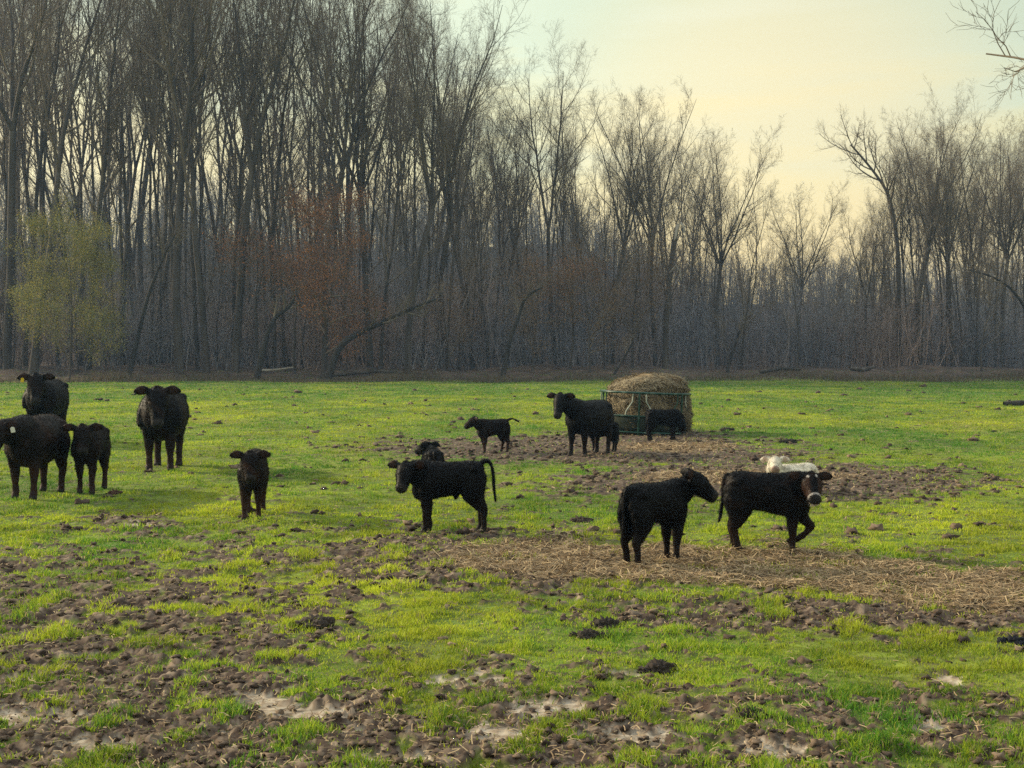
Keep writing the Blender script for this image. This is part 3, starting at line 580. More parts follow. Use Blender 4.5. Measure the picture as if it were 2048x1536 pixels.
# ------------------------------------------------------------------ grass, hay, clods
def veg():
    r = np.random.default_rng(9)
    n = 1700000
    D = 5.6 * np.exp(r.uniform(0, math.log(100 / 5.6), n)); x = r.uniform(-0.5, 0.5, n) * D + r.uniform(-1, 1, n) * 1.0
    mu, st, pa, li, a1, a2, a3 = zones(x, D)
    tuft = fbm(x, D, 0.45, 3, 0.6)
    prob = (1 - (0.95 - 0.55 * sstep(0.0, 0.35, tuft) * sstep(19, 14, D)) * mu) * (1 - 0.8 * st) * (1 - 0.93 * pa) * (1 - 0.85 * li) * (0.45 + 0.8 * sstep(-0.3, 0.3, tuft))
    k = r.uniform(0, 1, n) < prob
    x, D, tuft, a3, mu = x[k], D[k], tuft[k], a3[k], mu[k]; n = len(x)
    z = gz(x, D)
    h = (0.017 + 0.045 * sstep(-0.10, 0.6, tuft)) * r.uniform(0.5, 1.5, n) * (1 + 0.25 * sstep(20, 60, D)); w = 0.0032 * np.maximum(1, D / 8.5) * r.uniform(0.7, 1.4, n)
    a = r.uniform(0, 6.28, n); u = np.stack([np.cos(a), np.sin(a), 0 * a], 1)
    b = a + r.normal(size=n) * 1.2; bend = np.stack([np.cos(b), np.sin(b), 0 * b], 1) * (h * r.uniform(0.1, 0.9, n))[:, None]
    p = np.stack([x, D, z - 0.005], 1); up = np.array([0, 0, 1.0])
    hue = np.clip(0.47 + 1.0 * fbm(x, D * 0.6, 2.6, 3) + 0.6 * fbm(x + 7, D * 0.5, 9.0, 2) + 0.5 * fbm(x, D, 0.4, 2) - 0.38 * sstep(38, 75, D) + r.normal(size=n) * 0.24, 0, 1)[:, None]  # far blades turned darker green: shade near the wood put into their colour
    col = np.array([0.080, 0.205, 0.022]) * (1 - hue) + np.array([0.40, 0.45, 0.030]) * hue
    dry = (r.uniform(0, 1, n) < 0.05)[:, None]; col = np.where(dry, np.array([0.34, 0.28, 0.13]), col) * r.uniform(0.75, 1.2, (n, 1)) * (0.82 + 0.36 * sstep(-0.3, 0.3, fbm(x - 20, D * 0.7, 1.4, 3)))[:, None]
    nr_ = D < 17
    m = MB(); cols = []
    q = nr_; pq = p[q]; uq = u[q] * w[q][:, None]; hq = h[q][:, None]; bq = bend[q]; c = len(pq)
    V = np.stack([pq - uq, pq + uq, pq + up * hq * 0.6 + bq * 0.35 + uq * 0.7, pq + up * hq * 0.6 + bq * 0.35 - uq * 0.7, pq + up * hq + bq], 1).reshape(-1, 3)
    i = np.arange(c)[:, None] * 5
    m.add(V, i + np.array([[0, 1, 2, 3]]), i + np.array([[3, 2, 4]])); cols.append(np.repeat(col[q], 5, 0))
    q = ~nr_; pq = p[q]; uq = u[q] * w[q][:, None]; hq = h[q][:, None]; bq = bend[q]; c = len(pq)
    V = np.stack([pq - uq, pq + uq, pq + up * hq + bq], 1).reshape(-1, 3); m.add(V, None, np.arange(c * 3).reshape(-1, 3)); cols.append(np.repeat(col[q], 3, 0))
    o = m.build('grass', M['grass'], None, False, np.concatenate(cols)); tag(o, 'short bright green pasture grass growing in tufts across the field', 'grass', kind='stuff')
    # hay strands
    n = 470000
    D = 5.8 * np.exp(r.uniform(0, math.log(40 / 5.8), n)); x = r.uniform(-0.5, 0.5, n) * D + r.uniform(-1, 1, n)
    mu, st, pa, li, a1, a2, a3 = zones(x, D); k = r.uniform(0, 1, n) < (st * 0.75 + 0.07 * mu + 0.004); x, D, st = x[k], D[k], st[k]; n = len(x)
    z = gz(x, D) + r.uniform(0.0, 0.035, n)
    a = r.uniform(0, 6.28, n); L = np.where(st > 0.4, r.uniform(0.03, 0.10, n), r.uniform(0.01, 0.035, n)); el = r.normal(size=n) * 0.28
    d = np.stack([np.cos(a) * np.cos(el), np.sin(a) * np.cos(el), np.sin(el)], 1) * L[:, None]; w = np.stack([-np.sin(a), np.cos(a), 0.4 + 0 * a], 1) * (0.0026 * np.maximum(1, D / 8.5))[:, None]
    p = np.stack([x, D, z], 1); mid = p + np.stack([r.normal(size=n), r.normal(size=n), np.abs(r.normal(size=n))], 1) * (L * 0.12)[:, None]
    V = np.stack([p - d - w, p - d + w, mid + w, mid - w, p + d - w, p + d + w], 1).reshape(-1, 3); i = np.arange(n)[:, None] * 6
    Q = np.concatenate([i + np.array([[0, 1, 2, 3]]), i + np.array([[3, 2, 5, 4]])])
    pal = np.array([(0.34, 0.245, 0.14), (0.26, 0.18, 0.10), (0.17, 0.118, 0.07), (0.44, 0.33, 0.19)]); col = pal[r.integers(0, 4, n)] * r.uniform(0.8, 1.15, (n, 1))
    o = np_mesh('scattered_hay', V, Q, None, M['straw'], np.repeat(col, 6, 0)); tag(o, 'tan hay trampled over the bare ground under the calves and by the feeder', 'hay', kind='stuff')
    # mud clods: low lumpy stones of soil
    ico = []
    import bmesh
    bm = bmesh.new(); bmesh.ops.create_icosphere(bm, subdivisions=2, radius=1.0); bv = np.array([v.co[:] for v in bm.verts]); bf = np.array([[v.index for v in f.verts] for f in bm.faces]); bm.free()
    n = 60000
    D = 5.6 * np.exp(r.uniform(0, math.log(75 / 5.6), n)); x = r.uniform(-0.5, 0.5, n) * D + r.uniform(-1, 1, n)
    mu, st, pa, li, a1, a2, a3 = zones(x, D); k = r.uniform(0, 1, n) < (0.50 * mu * (1 - 0.6 * st) * (1 - 0.6 * pa) + 0.017); x, D, mu = x[k], D[k], mu[k]; n = len(x)
    z = gz(x, D); s = np.where(D < 14, 0.004 + 0.019 * r.uniform(0, 1, n) ** 2.5, 0.006 + 0.030 * r.uniform(0, 1, n) ** 3.0) * (1 + D / 38) * (1 + 0.5 * (mu < 0.3))
    vs = [bv * (1 + 0.34 * np.random.default_rng(i).normal(size=(len(bv), 1))) * (1 + 0.35 * perlin(bv[:, 0] * 1.7 + i * 3, bv[:, 1] * 1.7 + bv[:, 2] * 2.1))[:, None] for i in range(8)]
    vid = r.integers(0, 8, n); a = r.uniform(0, 6.28, n); ca, sa = np.cos(a), np.sin(a)
    B = np.stack(vs)[vid]; sc = s[:, None, None] * np.stack([r.uniform(0.8, 1.6, n), r.uniform(0.7, 1.3, n), r.uniform(0.45, 0.9, n)], 1)[:, None, :]; B = B * sc
    X = B[..., 0] * ca[:, None] - B[..., 1] * sa[:, None] + x[:, None]; Y = B[..., 0] * sa[:, None] + B[..., 1] * ca[:, None] + D[:, None]; Z = B[..., 2] + (z + 0.15 * s)[:, None]
    V = np.stack([X, Y, Z], -1).reshape(-1, 3); F = (bf[None] + (np.arange(n) * len(bv))[:, None, None]).reshape(-1, 3)
    t_ = r.uniform(0, 1, (n, 1)) ** 1.5; col = np.array([0.040, 0.026, 0.019]) * (1 - t_) + np.array([0.16, 0.112, 0.075]) * t_
    o = np_mesh('mud_clods', V, None, F, M['clod'], np.repeat(col, len(bv), 0), True); tag(o, 'dark trodden lumps of mud and dung strewn over the pasture', 'mud', kind='stuff')
veg()

# dung heaps big enough to point at
def heap(px, py, wpx, hpx, label, col, seed):
    D = gdist(py); r = np.random.default_rng(seed); m = MB(); x0 = wx(px, D); w = wpx * D / FPX; h = hpx * D / FPX
    import bmesh
    bm = bmesh.new(); bmesh.ops.create_icosphere(bm, subdivisions=4, radius=1.0); bv = np.array([v.co[:] for v in bm.verts]); bf = np.array([[v.index for v in f.verts] for f in bm.faces]); bm.free()
    for i in range(9):
        q = bv.copy(); f = perlin(q[:, 0] * 3 + i * 5, q[:, 1] * 3 + q[:, 2] * 2.3) + 0.6 * perlin(q[:, 0] * 7 + q[:, 2] * 4, q[:, 1] * 7 - i)
        f = f + 0.35 * perlin(q[:, 0] * 15 + i, q[:, 1] * 15 + q[:, 2] * 11); q *= (1 + 0.45 * f)[:, None]; s = (0.45 if i == 0 else r.uniform(0.16, 0.34)); off = np.array([0, 0]) if i == 0 else r.normal(size=2) * 0.26
        m.add(q * np.array([w * s, w * s * 0.8, h * (0.75 if i == 0 else r.uniform(0.25, 0.65))]) + np.array([off[0] * w, off[1] * w, 0.0]), None, bf)
    V, Q, T = m.get(); o = np_mesh('dung_heap', V, None, T, M['clod'], np.tile(np.array(col), (len(V), 1)), True); o.location = (x0, D, float(gz(x0, D)[0]))
    tag(o, label, 'dung')
heap(1322, 1340, 60, 26, 'tall dark dung heap with grass tufts round it in the foreground', (0.030, 0.022, 0.018), 1)
heap(1212, 1258, 50, 22, 'dark clod on bright grass in front of the calf seen from behind', (0.030, 0.024, 0.020), 2)
heap(1175, 1275, 42, 18, 'lower dark clod beside the one in front of the calf seen from behind', (0.034, 0.026, 0.021), 3)
heap(2032, 1285, 46, 17, 'blue-black lump in the grass at the right edge', (0.010, 0.011, 0.016), 4)
heap(628, 1252, 60, 18, 'brown clod pair in the mud at the left of the foreground', (0.045, 0.034, 0.028), 5)
heap(1160, 1040, 42, 13, 'dark clod in the grass between the side-on calf and the calf seen from behind', (0.042, 0.03, 0.022), 6)
heap(228, 992, 26, 9, 'small reddish clod in the grass right of the front-facing brown calf', (0.06, 0.032, 0.022), 7)
heap(1505, 1362 + 80, 46, 20, 'dark clod near the pale bare patch in the right foreground', (0.034, 0.025, 0.02), 8)
heap(1453, 862, 22, 8, 'dark dung pat in the grass just right of the feeder', (0.03, 0.026, 0.02), 9)
heap(1580, 886, 34, 9, 'dark dung pat in the grass above the white calf', (0.028, 0.024, 0.02), 10)

# ------------------------------------------------------------------ hay feeder and bale
FD = 32.2; fx = wx(1288, FD); fz = float(gz0(fx, FD))
fe = empty('hay_feeder', (fx, FD, fz)); fe.rotation_euler = (0, math.radians(2.2), 0.25)
tag(fe, 'round green tube hay feeder with slanted bars standing round the bale', 'hay feeder')
FR, FH = 1.11, 1.0
def ring(R, z, r, ncirc=72):
    a = np.linspace(0, 2 * math.pi, ncirc + 1); m = MB(); m.tube(np.stack([R * np.cos(a), R * np.sin(a), np.full_like(a, z)], 1), r, 10); return m
ring(FR, FH, 0.027).build('top_rail', M['green'], fe)
ring(FR, 0.44, 0.022).build('middle_rail', M['green'], fe)
ring(FR, 0.05, 0.022).build('bottom_rail', M['green'], fe)
a = np.linspace(0, 2 * math.pi, 73); m = MB()
zs = np.array([0.07, 0.18, 0.30, 0.42]); V = np.stack([np.stack([(FR - 0.004 + 0.004 * (j % 2)) * np.cos(a), (FR - 0.004 + 0.004 * (j % 2)) * np.sin(a), np.full_like(a, z)], 1) for j, z in enumerate(zs)]).reshape(-1, 3)
Q = [(j * 73 + i, j * 73 + i + 1, (j + 1) * 73 + i + 1, (j + 1) * 73 + i) for j in range(3) for i in range(72)]
m.add(V, Q); sk = m.build('skirt_panel', M['skirt'], fe); sm = sk.modifiers.new('thick', 'SOLIDIFY'); sm.thickness = 0.006
for i in range(6):
    t_ = i * math.pi / 3 + 0.05; m = MB(); m.tube([(FR * math.cos(t_), FR * math.sin(t_), 0.0), (FR * math.cos(t_), FR * math.sin(t_), FH)], 0.026, 8); m.build('post', M['green'], fe)
for i in range(12):
    t_ = (i + 0.5) * math.pi / 6 + 0.05; dlt = 0.12 * (1 if i % 2 else -1)
    pt = lambda an, z: (FR * math.cos(an), FR * math.sin(an), z)
    m = MB(); m.tube([pt(t_ - dlt * 0.4, 0.44), pt(t_ - dlt * 0.2, 0.56), pt(t_ + dlt * 0.9, 0.78), pt(t_ + dlt, FH)], 0.017, 7); m.build('divider', M['tubew'] if i % 3 else M['green'], fe)
# bale
def bale():
    r = np.random.default_rng(21); nu, nv = 150, 70
    th = np.linspace(0, 2 * math.pi, nu, endpoint=False); v = np.linspace(0.0, 1, nv)
    TH, Vv = np.meshgrid(th, v)
    prof = np.where(Vv < 0.70, 0.92 + 0.06 * np.sin(Vv / 0.70 * math.pi), 0.92 * np.maximum(0, 1 - (np.maximum(0, Vv - 0.70) / 0.30) ** 3.6) ** (1 / 2.3))
    sq = 1 / (np.abs(np.cos(TH)) ** 3.2 + np.abs(np.sin(TH)) ** 3.2) ** (1 / 3.2)
    n_ = fbm(TH * 2.2 + 3, Vv * 4, 0.5, 4, 0.6) * np.minimum(1, prof * 2) * np.minimum(1, np.minimum(TH, 2 * math.pi - TH) * 3)
    Rr = prof * sq * (1 + 0.17 * n_) * (1 - 0.12 * Vv * (1 + np.cos(TH + 0.0 - math.pi)) * 0.5)
    X = Rr * np.cos(TH) * 0.99; Y = Rr * np.sin(TH) * 0.95; Z = 1.47 * Vv - 0.06 * Vv * np.maximum(0, -np.cos(TH)) * 2.0 + 0.04 * n_
    Vt = np.stack([X, Y, Z], -1).reshape(-1, 3)
    Vt0 = (TH.ravel(), Vv.ravel())
    j = np.arange(nv - 1)[:, None] * nu; i = np.arange(nu)[None]; i2 = (i + 1) % nu
    Q = np.stack([j + i, j + i2, j + nu + i2, j + nu + i], -1).reshape(-1, 4)
    f = fbm(Vt[:, 0] * 1.0 + Vt[:, 1], Vt[:, 2] * 3.0, 0.4, 4, 0.6)
    cc = np.array([0.13, 0.090, 0.048]) + (np.array([0.26, 0.195, 0.11]) - np.array([0.13, 0.090, 0.048])) * sstep(-0.3, 0.4, f)[:, None]
    hol = sum(np.exp(-(((np.mod(Vt0[0] - t0_ + math.pi, 2 * math.pi) - math.pi) / .22) ** 2 + ((Vt0[1] - v0_) / .13) ** 2)) for t0_, v0_ in ((-2.15, .50), (-1.35, .56), (-2.75, .30)))
    Vt[:, :2] *= (1 - 0.22 * hol)[:, None]
    o = empty('hay_bale', (wx(1293, FD), FD, fz + 0.0), 0.35); tag(o, 'big weathered round bale of tan hay inside the green feeder', 'hay bale')
    np_mesh('packed_hay', Vt, Q, None, M['straw'], cc, True, o)
    # loose strands
    n = 26000; sel = r.integers(0, len(Vt) - nu, n); p = Vt[sel]; nn = nrm(p - np.array([0, 0, 0.6])); tg = nrm(np.cross(nn, r.normal(size=(n, 3)))); tg = nrm(tg * np.array([1, 1, 0.6]) + np.array([0, 0, -0.25]))
    L = r.uniform(0.04, 0.16, (n, 1)); d = nrm(tg + nn * r.uniform(0, 0.45, (n, 1))) * L; w = np.cross(nrm(d), nn) * 0.006
    p = p + r.normal(size=p.shape) * 0.012 + nn * 0.01; mid = p + d * 0.5 + nn * 0.01
    V = np.stack([p - w, p + w, mid + w, mid - w, p + d - w * 0.4 - [0, 0, 0.01], p + d + w * 0.4 - [0, 0, 0.01]], 1).reshape(-1, 3); i = np.arange(n)[:, None] * 6
    Q = np.concatenate([i + np.array([[0, 1, 2, 3]]), i + np.array([[3, 2, 5, 4]])])
    pal = np.array([(0.255, 0.205, 0.13), (0.18, 0.14, 0.085), (0.12, 0.092, 0.058), (0.35, 0.29, 0.19)])
    np_mesh('loose_strands', V, Q, None, M['straw'], np.repeat(pal[r.integers(0, 4, n)], 6, 0), False, o)
bale()

# ------------------------------------------------------------------ cattle
class Rings:
    """closed lofts that a voxel remesh fuses into one body surface"""
    def __init__(s): s.mb = MB()
    def loft(s, C, A, B, n=20):
        C, A, B = [np.asarray(q, float) for q in (C, A, B)]; k = len(C)
        a = np.arange(n) * 2 * math.pi / n
        V = C[:, None] + np.cos(a)[None, :, None] * A[:, None] + np.sin(a)[None, :, None] * B[:, None]
        V = np.concatenate([V.reshape(-1, 3), C[:1], C[-1:]])
        j = np.arange(k - 1)[:, None] * n; i = np.arange(n)[None]; i2 = (i + 1) % n
        Q = np.stack([j + i, j + i2, j + n + i2, j + n + i], -1).reshape(-1, 4)
        i = np.arange(n); i2 = (i + 1) % n; e = (k - 1) * n
        T = np.concatenate([np.stack([i2, i, np.full(n, k * n)], 1), np.stack([e + i, e + i2, np.full(n, k * n + 1)], 1)])
        s.mb.add(V, Q, T)
    def limb(s, pts, rl, rs, side=(0, 1, 0), n=14, sub=4):
        """smooth tube; rs = half width along 'side', rl = half width across it"""
        p = np.asarray(pts, float); rl = np.asarray(rl, float); rs = np.asarray(rs, float); m = len(p)
        tt = np.linspace(0, m - 1, (m - 1) * sub + 1); i = np.minimum(tt.astype(int), m - 2); w = (tt - i)[:, None]
        pm = p[np.maximum(i - 1, 0)]; p0 = p[i]; p1 = p[i + 1]; p2 = p[np.minimum(i + 2, m - 1)]
        q = 0.5 * (2 * p0 + (p1 - pm) * w + (2 * pm - 5 * p0 + 4 * p1 - p2) * w ** 2 + (3 * p0 - pm - 3 * p1 + p2) * w ** 3)
        R1 = np.interp(tt, np.arange(m), rl); R2 = np.interp(tt, np.arange(m), rs)
        T = nrm(np.gradient(q, axis=0)); sd_ = np.broadcast_to(np.asarray(side, float), T.shape); U = nrm(sd_ - (sd_ * T).sum(1, keepdims=True) * T); Vv = np.cross(T, U)
        s.loft(q, U * R2[:, None], Vv * R1[:, None], n)
def rotz(v, a):
    c_, s_ = math.cos(a), math.sin(a); return np.array([v[0] * c_ - v[1] * s_, v[0] * s_ + v[1] * c_, v[2]])
def dirv(yaw, pitch): return np.array([math.cos(pitch) * math.cos(yaw), math.cos(pitch) * math.sin(yaw), math.sin(pitch)])

def cattle(name, label, px, py, S_, heading, adult=False, neck=(0, 35), head=(0, -25), swing=(0, 0, 0, 0), tail='hang', lying=False, lift=None,
           base=(0.011, 0.010, 0.010), white=False, marks=None, tag_mat=None, tag_side=1, seed=0, fat=1.0, brown=0.0, headscale=1.0, ear_back=0.30):
    """one animal in units of its withers height; +X is its front. neck/head = (yaw, pitch) in degrees against the body"""
    R = Rings(); rad = math.radians
    zl = -0.40 if lying else 0.0
    # torso: x, centre z, half height, half width
    if adult: T = [(-0.66, .82, .06, .05), (-0.63, .77, .16, .13), (-0.54, .73, .235, .20), (-0.38, .71, .27, .245), (-0.18, .685, .295, .275), (0.04, .665, .31, .285), (0.22, .67, .31, .265), (0.36, .69, .30, .225), (0.47, .69, .265, .185), (0.55, .68, .20, .14), (0.59, .66, .12, .08)]
    else: T = [(-0.52, .83, .05, .05), (-0.49, .79, .14, .11), (-0.43, .755, .215, .165), (-0.30, .735, .245, .19), (-0.13, .72, .245, .19), (0.04, .705, .26, .195), (0.17, .695, .28, .19), (0.28, .685, .29, .172), (0.37, .665, .275, .145), (0.44, .645, .21, .11), (0.475, .63, .12, .07)]
    T = np.array(T)
    if not adult: T[:, 1] += 0.018; T[:, 2] *= 0.93; T[:, 3] *= 0.94
    k = 30; xs = np.linspace(0, len(T) - 1, k * 2); TT = np.stack([np.interp(xs, np.arange(len(T)), T[:, i]) for i in range(4)], 1)
    for _ in range(2): TT[1:-1] = 0.25 * TT[:-2] + 0.5 * TT[1:-1] + 0.25 * TT[2:]
    C = np.stack([TT[:, 0], 0 * xs, TT[:, 1] + zl], 1); ws = 1.18 if lying else 1.0
    # slightly squared cross-section: narrower at the topline
    n = 28; a = np.arange(n) * 2 * math.pi / n; ca, sa = np.cos(a), np.sin(a)
    shp = 1 - 0.16 * np.maximum(0, sa) ** 2
    V = C[:, None] + np.stack([0 * ca[None] + 0 * TT[:, :1], TT[:, 3:4] * fat * ws * (np.sign(ca) * np.abs(ca) ** 0.85 * shp)[None], TT[:, 2:3] * (sa)[None]], -1)
    V = np.concatenate([V.reshape(-1, 3), C[:1], C[-1:]]); kk = len(C); j = np.arange(kk - 1)[:, None] * n; i = np.arange(n)[None]; i2 = (i + 1) % n
    Q = np.stack([j + i, j + i2, j + n + i2, j + n + i], -1).reshape(-1, 4); i = np.arange(n); i2 = (i + 1) % n; e = (kk - 1) * n
    R.mb.add(V, Q, np.concatenate([np.stack([i2, i, np.full(n, kk * n)], 1), np.stack([e + i, e + i2, np.full(n, kk * n + 1)], 1)]))
    xf_, xr = (0.36, -0.44) if adult else (0.27, -0.375)
    hipz = 0.74 + zl
    # legs
    if not lying:
        lw = 1.10 if adult else 1.02
        for q, sd_ in ((0, 1), (1, -1)):
            s_ = swing[q]; yy = (0.125 if adult else 0.095) * sd_
            if lift == q:
                pts = [(xf_ - 0.02, yy, .70), (xf_ + 0.03, yy, .56), (xf_ + 0.17, yy, .37), (xf_ + 0.22, yy, .335), (xf_ + 0.15, yy, .24), (xf_ + 0.06, yy, .17), (xf_ - 0.01, yy, .15), (xf_ - 0.05, yy, .115)]
                R.limb(pts, np.array([.13, .10, .056, .05, .036, .036, .040, .034]) * lw, np.array([.09, .075, .05, .047, .033, .034, .038, .034]) * lw)
            else:
                pts = [(xf_ - 0.02, yy, .72), (xf_, yy, .56), (xf_ + s_ * .25 + .01, yy, .44), (xf_ + s_ * .55, yy, .29), (xf_ + s_ * .8, yy, .18), (xf_ + s_ * .97 - 0.005, yy, .085), (xf_ + s_ + 0.012, yy, .04), (xf_ + s_ + 0.025, yy, -.005)]
                R.limb(pts, np.array([.15, .125, .078, .052, .036, .038, .042, .046]) * lw, np.array([.09, .085, .062, .048, .034, .037, .041, .045]) * lw)
        for q, sd_ in ((2, 1), (3, -1)):
            s_ = swing[q]; yy = (0.135 if adult else 0.105) * sd_
            pts = [(xr + 0.03, yy * .8, .78), (xr + 0.02, yy, .63), (xr + 0.01 + s_ * .15, yy, .51), (xr - 0.03 + s_ * .45, yy, .385), (xr - 0.075 + s_ * .62, yy, .305), (xr - 0.055 + s_ * .8, yy, .19), (xr - 0.045 + s_ * .97, yy, .09), (xr - 0.03 + s_, yy, .045), (xr - 0.01 + s_, yy, -.005)]
            R.limb(pts, np.array([.17, .185, .155, .092, .058, .040, .041, .043, .047]) * lw, np.array([.085, .095, .082, .056, .043, .035, .037, .041, .045]) * lw)
    else:
        for sd_ in (1, -1):
            R.limb([(xf_ - .02, .12 * sd_, .28), (xf_ + .06, .16 * sd_, .12), (xf_ + .20, .15 * sd_, .06), (xf_ + .08, .13 * sd_, .04), (xf_ - .04, .12 * sd_, .04)], [.10, .07, .05, .04, .035], [.08, .06, .05, .04, .035])
            R.limb([(xr + .05, .13 * sd_, .25), (xr + .16, .22 * sd_, .18), (xr + .24, .25 * sd_, .09), (xr + .05, .26 * sd_, .05), (xr + .18, .26 * sd_, .04)], [.14, .13, .08, .045, .035], [.10, .10, .07, .045, .035])
    # shoulder blades, hip bones and the ridge of the back give the trunk its corners
    bz = -0.035 if adult else -0.03
    for sd_ in (1, -1):
        wv = (0.9 if adult else 0.62) * fat * ws
        R.limb([(xf_ + .02, .215 * wv * sd_, .58 + zl + bz), (xf_ - .01, .225 * wv * sd_, .72 + zl + bz), (xf_ - .06, .15 * wv * sd_, .90 + zl + bz), (xf_ - .08, .07 * wv * sd_, .955 + zl + bz)], [.085, .095, .075, .04], [.05, .055, .045, .03])
        R.limb([(xr + .10, .15 * wv * sd_, .905 + zl + bz), (xr + .02, .20 * wv * sd_, .895 + zl + bz), (xr - .08, .15 * wv * sd_, .86 + zl + bz)], [.04, .055, .04], [.04, .055, .04])
        R.limb([(xr - .03, .12 * wv * sd_, .88 + zl + bz), (xr - .11, .12 * wv * sd_, .80 + zl + bz), (xr - .12, .12 * wv * sd_, .70 + zl + bz)], [.04, .06, .05], [.04, .05, .04])
    # neck
    ny, npi = rad(neck[0]), rad(neck[1]); hy, hp = rad(head[0]), rad(head[1])
    nb = np.array([0.34 if adult else 0.27, 0, 0.80 + zl]); nl = 0.42 if adult else 0.25
    nd = dirv(ny, npi); pol = nb + np.array([0.08, 0, 0.0]) + nd * nl
    mid = nb + np.array([0.12, 0, 0.0]) * 1.0 + dirv(ny * 0.4, npi * 0.9) * nl * 0.5
    low = nb + np.array([-0.06, 0, -0.06])
    hs = (1.02 if adult else 1.10) * headscale; sidev = rotz((0, 1, 0), ny * 0.6)
    R.limb([low, nb + np.array([.06, 0, 0.0]), mid, pol], np.array([.25, .22, .165, .115]) * (1 if adult else .92), np.array([.16, .15, .125, .095]) * (1 if adult else .92), sidev, 18)
    # head
    f = dirv(hy, hp); sv = np.array([-math.sin(hy), math.cos(hy), 0.0]); uv = np.cross(f, sv); 
    Hh = [(-0.055, .0, .05, .05), (-0.03, .01, .085, .085), (0.03, .012, .112, .102), (0.10, .0, .118, .105), (0.16, -.005, .112, .098), (0.22, -.012, .098, .080), (0.29, -.022, .083, .066), (0.345, -.030, .074, .064), (0.385, -.034, .066, .062), (0.41, -.036, .05, .05), (0.42, -.036, .025, .03)]
    Hh = np.array(Hh) * hs * np.array([1.0 if adult else .82, 1, 1.0, 1.12]); tt = np.linspace(0, len(Hh) - 1, 40); HH = np.stack([np.interp(tt, np.arange(len(Hh)), Hh[:, i]) for i in range(4)], 1)
    HC = pol + HH[:, :1] * f + HH[:, 1:2] * uv
    R.loft(HC, sv * HH[:, 3:4], uv * HH[:, 2:3], 22)
    # poll tuft between the ears
    R.loft(pol + np.array([[-.03], [0.0], [.03]]) * hs * f + np.array([[.07], [.115], [.09]]) * hs * uv, sv * np.array([[.03], [.05], [.03]]) * hs, f * np.array([[.03], [.05], [.03]]) * hs, 12)
    # ears: flattened leaves held out sideways
    ea = []
    for sd_ in (1, -1):
        e0 = pol + f * 0.0 * hs + uv * .055 * hs + sv * sd_ * .075 * hs; ed = nrm(sv * sd_ + np.array([0, 0, (-.06 if adult else .02)]) - f * ear_back)
        l_ = np.array([0, .05, .105, .155, .195]) * hs; w_ = np.array([.030, .050, .062, .048, .018]) * hs; th = np.array([.024, .022, .019, .016, .012]) * hs * 1.1
        pts = e0 + ed * l_[:, None] - np.array([0, 0, 1.0]) * (np.array([0, .0, .006, .02, .035]) * hs)[:, None]
        wdir = nrm(np.array([0, 0, 1.0]) + uv * 0.35 - f * 0.05); tdir = nrm(np.cross(ed, wdir)); wdir = np.cross(tdir, ed)
        R.loft(pts, wdir * w_[:, None], tdir * th[:, None], 12); ea.append((pts[2], tdir, wdir, ed))
    # tail
    tb = np.array([T[1][0] - 0.0, 0, 0.90 + zl])
    if tail == 'hang': tp = [tb + (.06, 0, 0), tb + (-.02, 0, .015), tb + (-.055, 0.01, -.10), tb + (-.05, 0.02, -.28), tb + (-.055, .025, -.45), tb + (-.06, .03, -.58)]
    elif tail == 'arch': tp = [tb + (.06, 0, 0), tb + (-.03, 0, .07), tb + (-.11, 0, .05), tb + (-.155, 0, -.10), tb + (-.165, 0, -.28), tb + (-.19, 0, -.50)]
    elif tail == 'out': tp = [tb + (.06, 0, 0), tb + (-.05, 0, .05), tb + (-.16, 0, .075), tb + (-.25, 0, .05), tb + (-.33, 0, .01), tb + (-.40, 0, -.03)]
    elif tail == 'back': tp = [tb + (.06, 0, 0), tb + (-.03, 0, .015), tb + (-.06, .0, -.08), tb + (-.07, 0, -.25), tb + (-.09, 0, -.42), tb + (-.12, 0, -.56)]
    else: tp = [tb + (.06, 0, 0), tb + (-.03, .02, -.05), tb + (-.05, .08, -.20), tb + (.02, .18, -.38), tb + (.12, .22, -.44), tb + (.2, .24, -.46)]
    R.limb(tp, np.array([.042, .034, .026, .022, .026, .014]) * 1.0, np.array([.042, .034, .026, .022, .026, .014]), (0, 1, 0), 10)
    if not adult and not lying and name == 'calf' and tail == 'arch':   # navel / sheath fold under the belly
        R.limb([(-.14, 0, .56), (-.13, 0, .48), (-.11, 0, .445)], [.06, .035, .015], [.05, .03, .015])
    V, Q, T3 = R.mb.get()
    me = np_mesh('raw', V, Q, T3, link=False); ob = bpy.data.objects.new('raw', me); COL.objects.link(ob)
    rm = ob.modifiers.new('r', 'REMESH'); rm.mode = 'VOXEL'; rm.voxel_size = 0.0125
    sm = ob.modifiers.new('s', 'SMOOTH'); sm.factor = 0.5; sm.iterations = 4
    dg = bpy.context.evaluated_depsgraph_get(); ev = ob.evaluated_get(dg); me2 = bpy.data.meshes.new_from_object(ev)
    bpy.data.objects.remove(ob); bpy.data.meshes.remove(me)
    me2.name = 'body'; nv = len(me2.vertices); co = np.empty(nv * 3, np.float32); me2.vertices.foreach_get('co', co); co = co.reshape(-1, 3)
    no = np.empty(nv * 3, np.float32); me2.vertices.foreach_get('normal', no); no = no.reshape(-1, 3)
    rg = np.random.default_rng(seed + 900)
    # subtle muscle and coat lumps
    lump = 0.6 * fbm(co[:, 0] + seed, co[:, 2] * 1.1, 0.15, 3) + 0.6 * fbm(co[:, 1] + seed, co[:, 2] * 0.9 + co[:, 0] * 0.8, 0.13, 3); co2 = co + no * (0.010 * lump)[:, None]
    me2.vertices.foreach_set('co', co2.ravel()); 
    # colours of the coat
    col = np.tile(np.array(base, float), (nv, 1))
    brn = np.array([0.040, 0.019, 0.012])
    lf = sstep(0.55, 0.15, co[:, 2]) * (0 if white else 1) * (0.22 + brown)
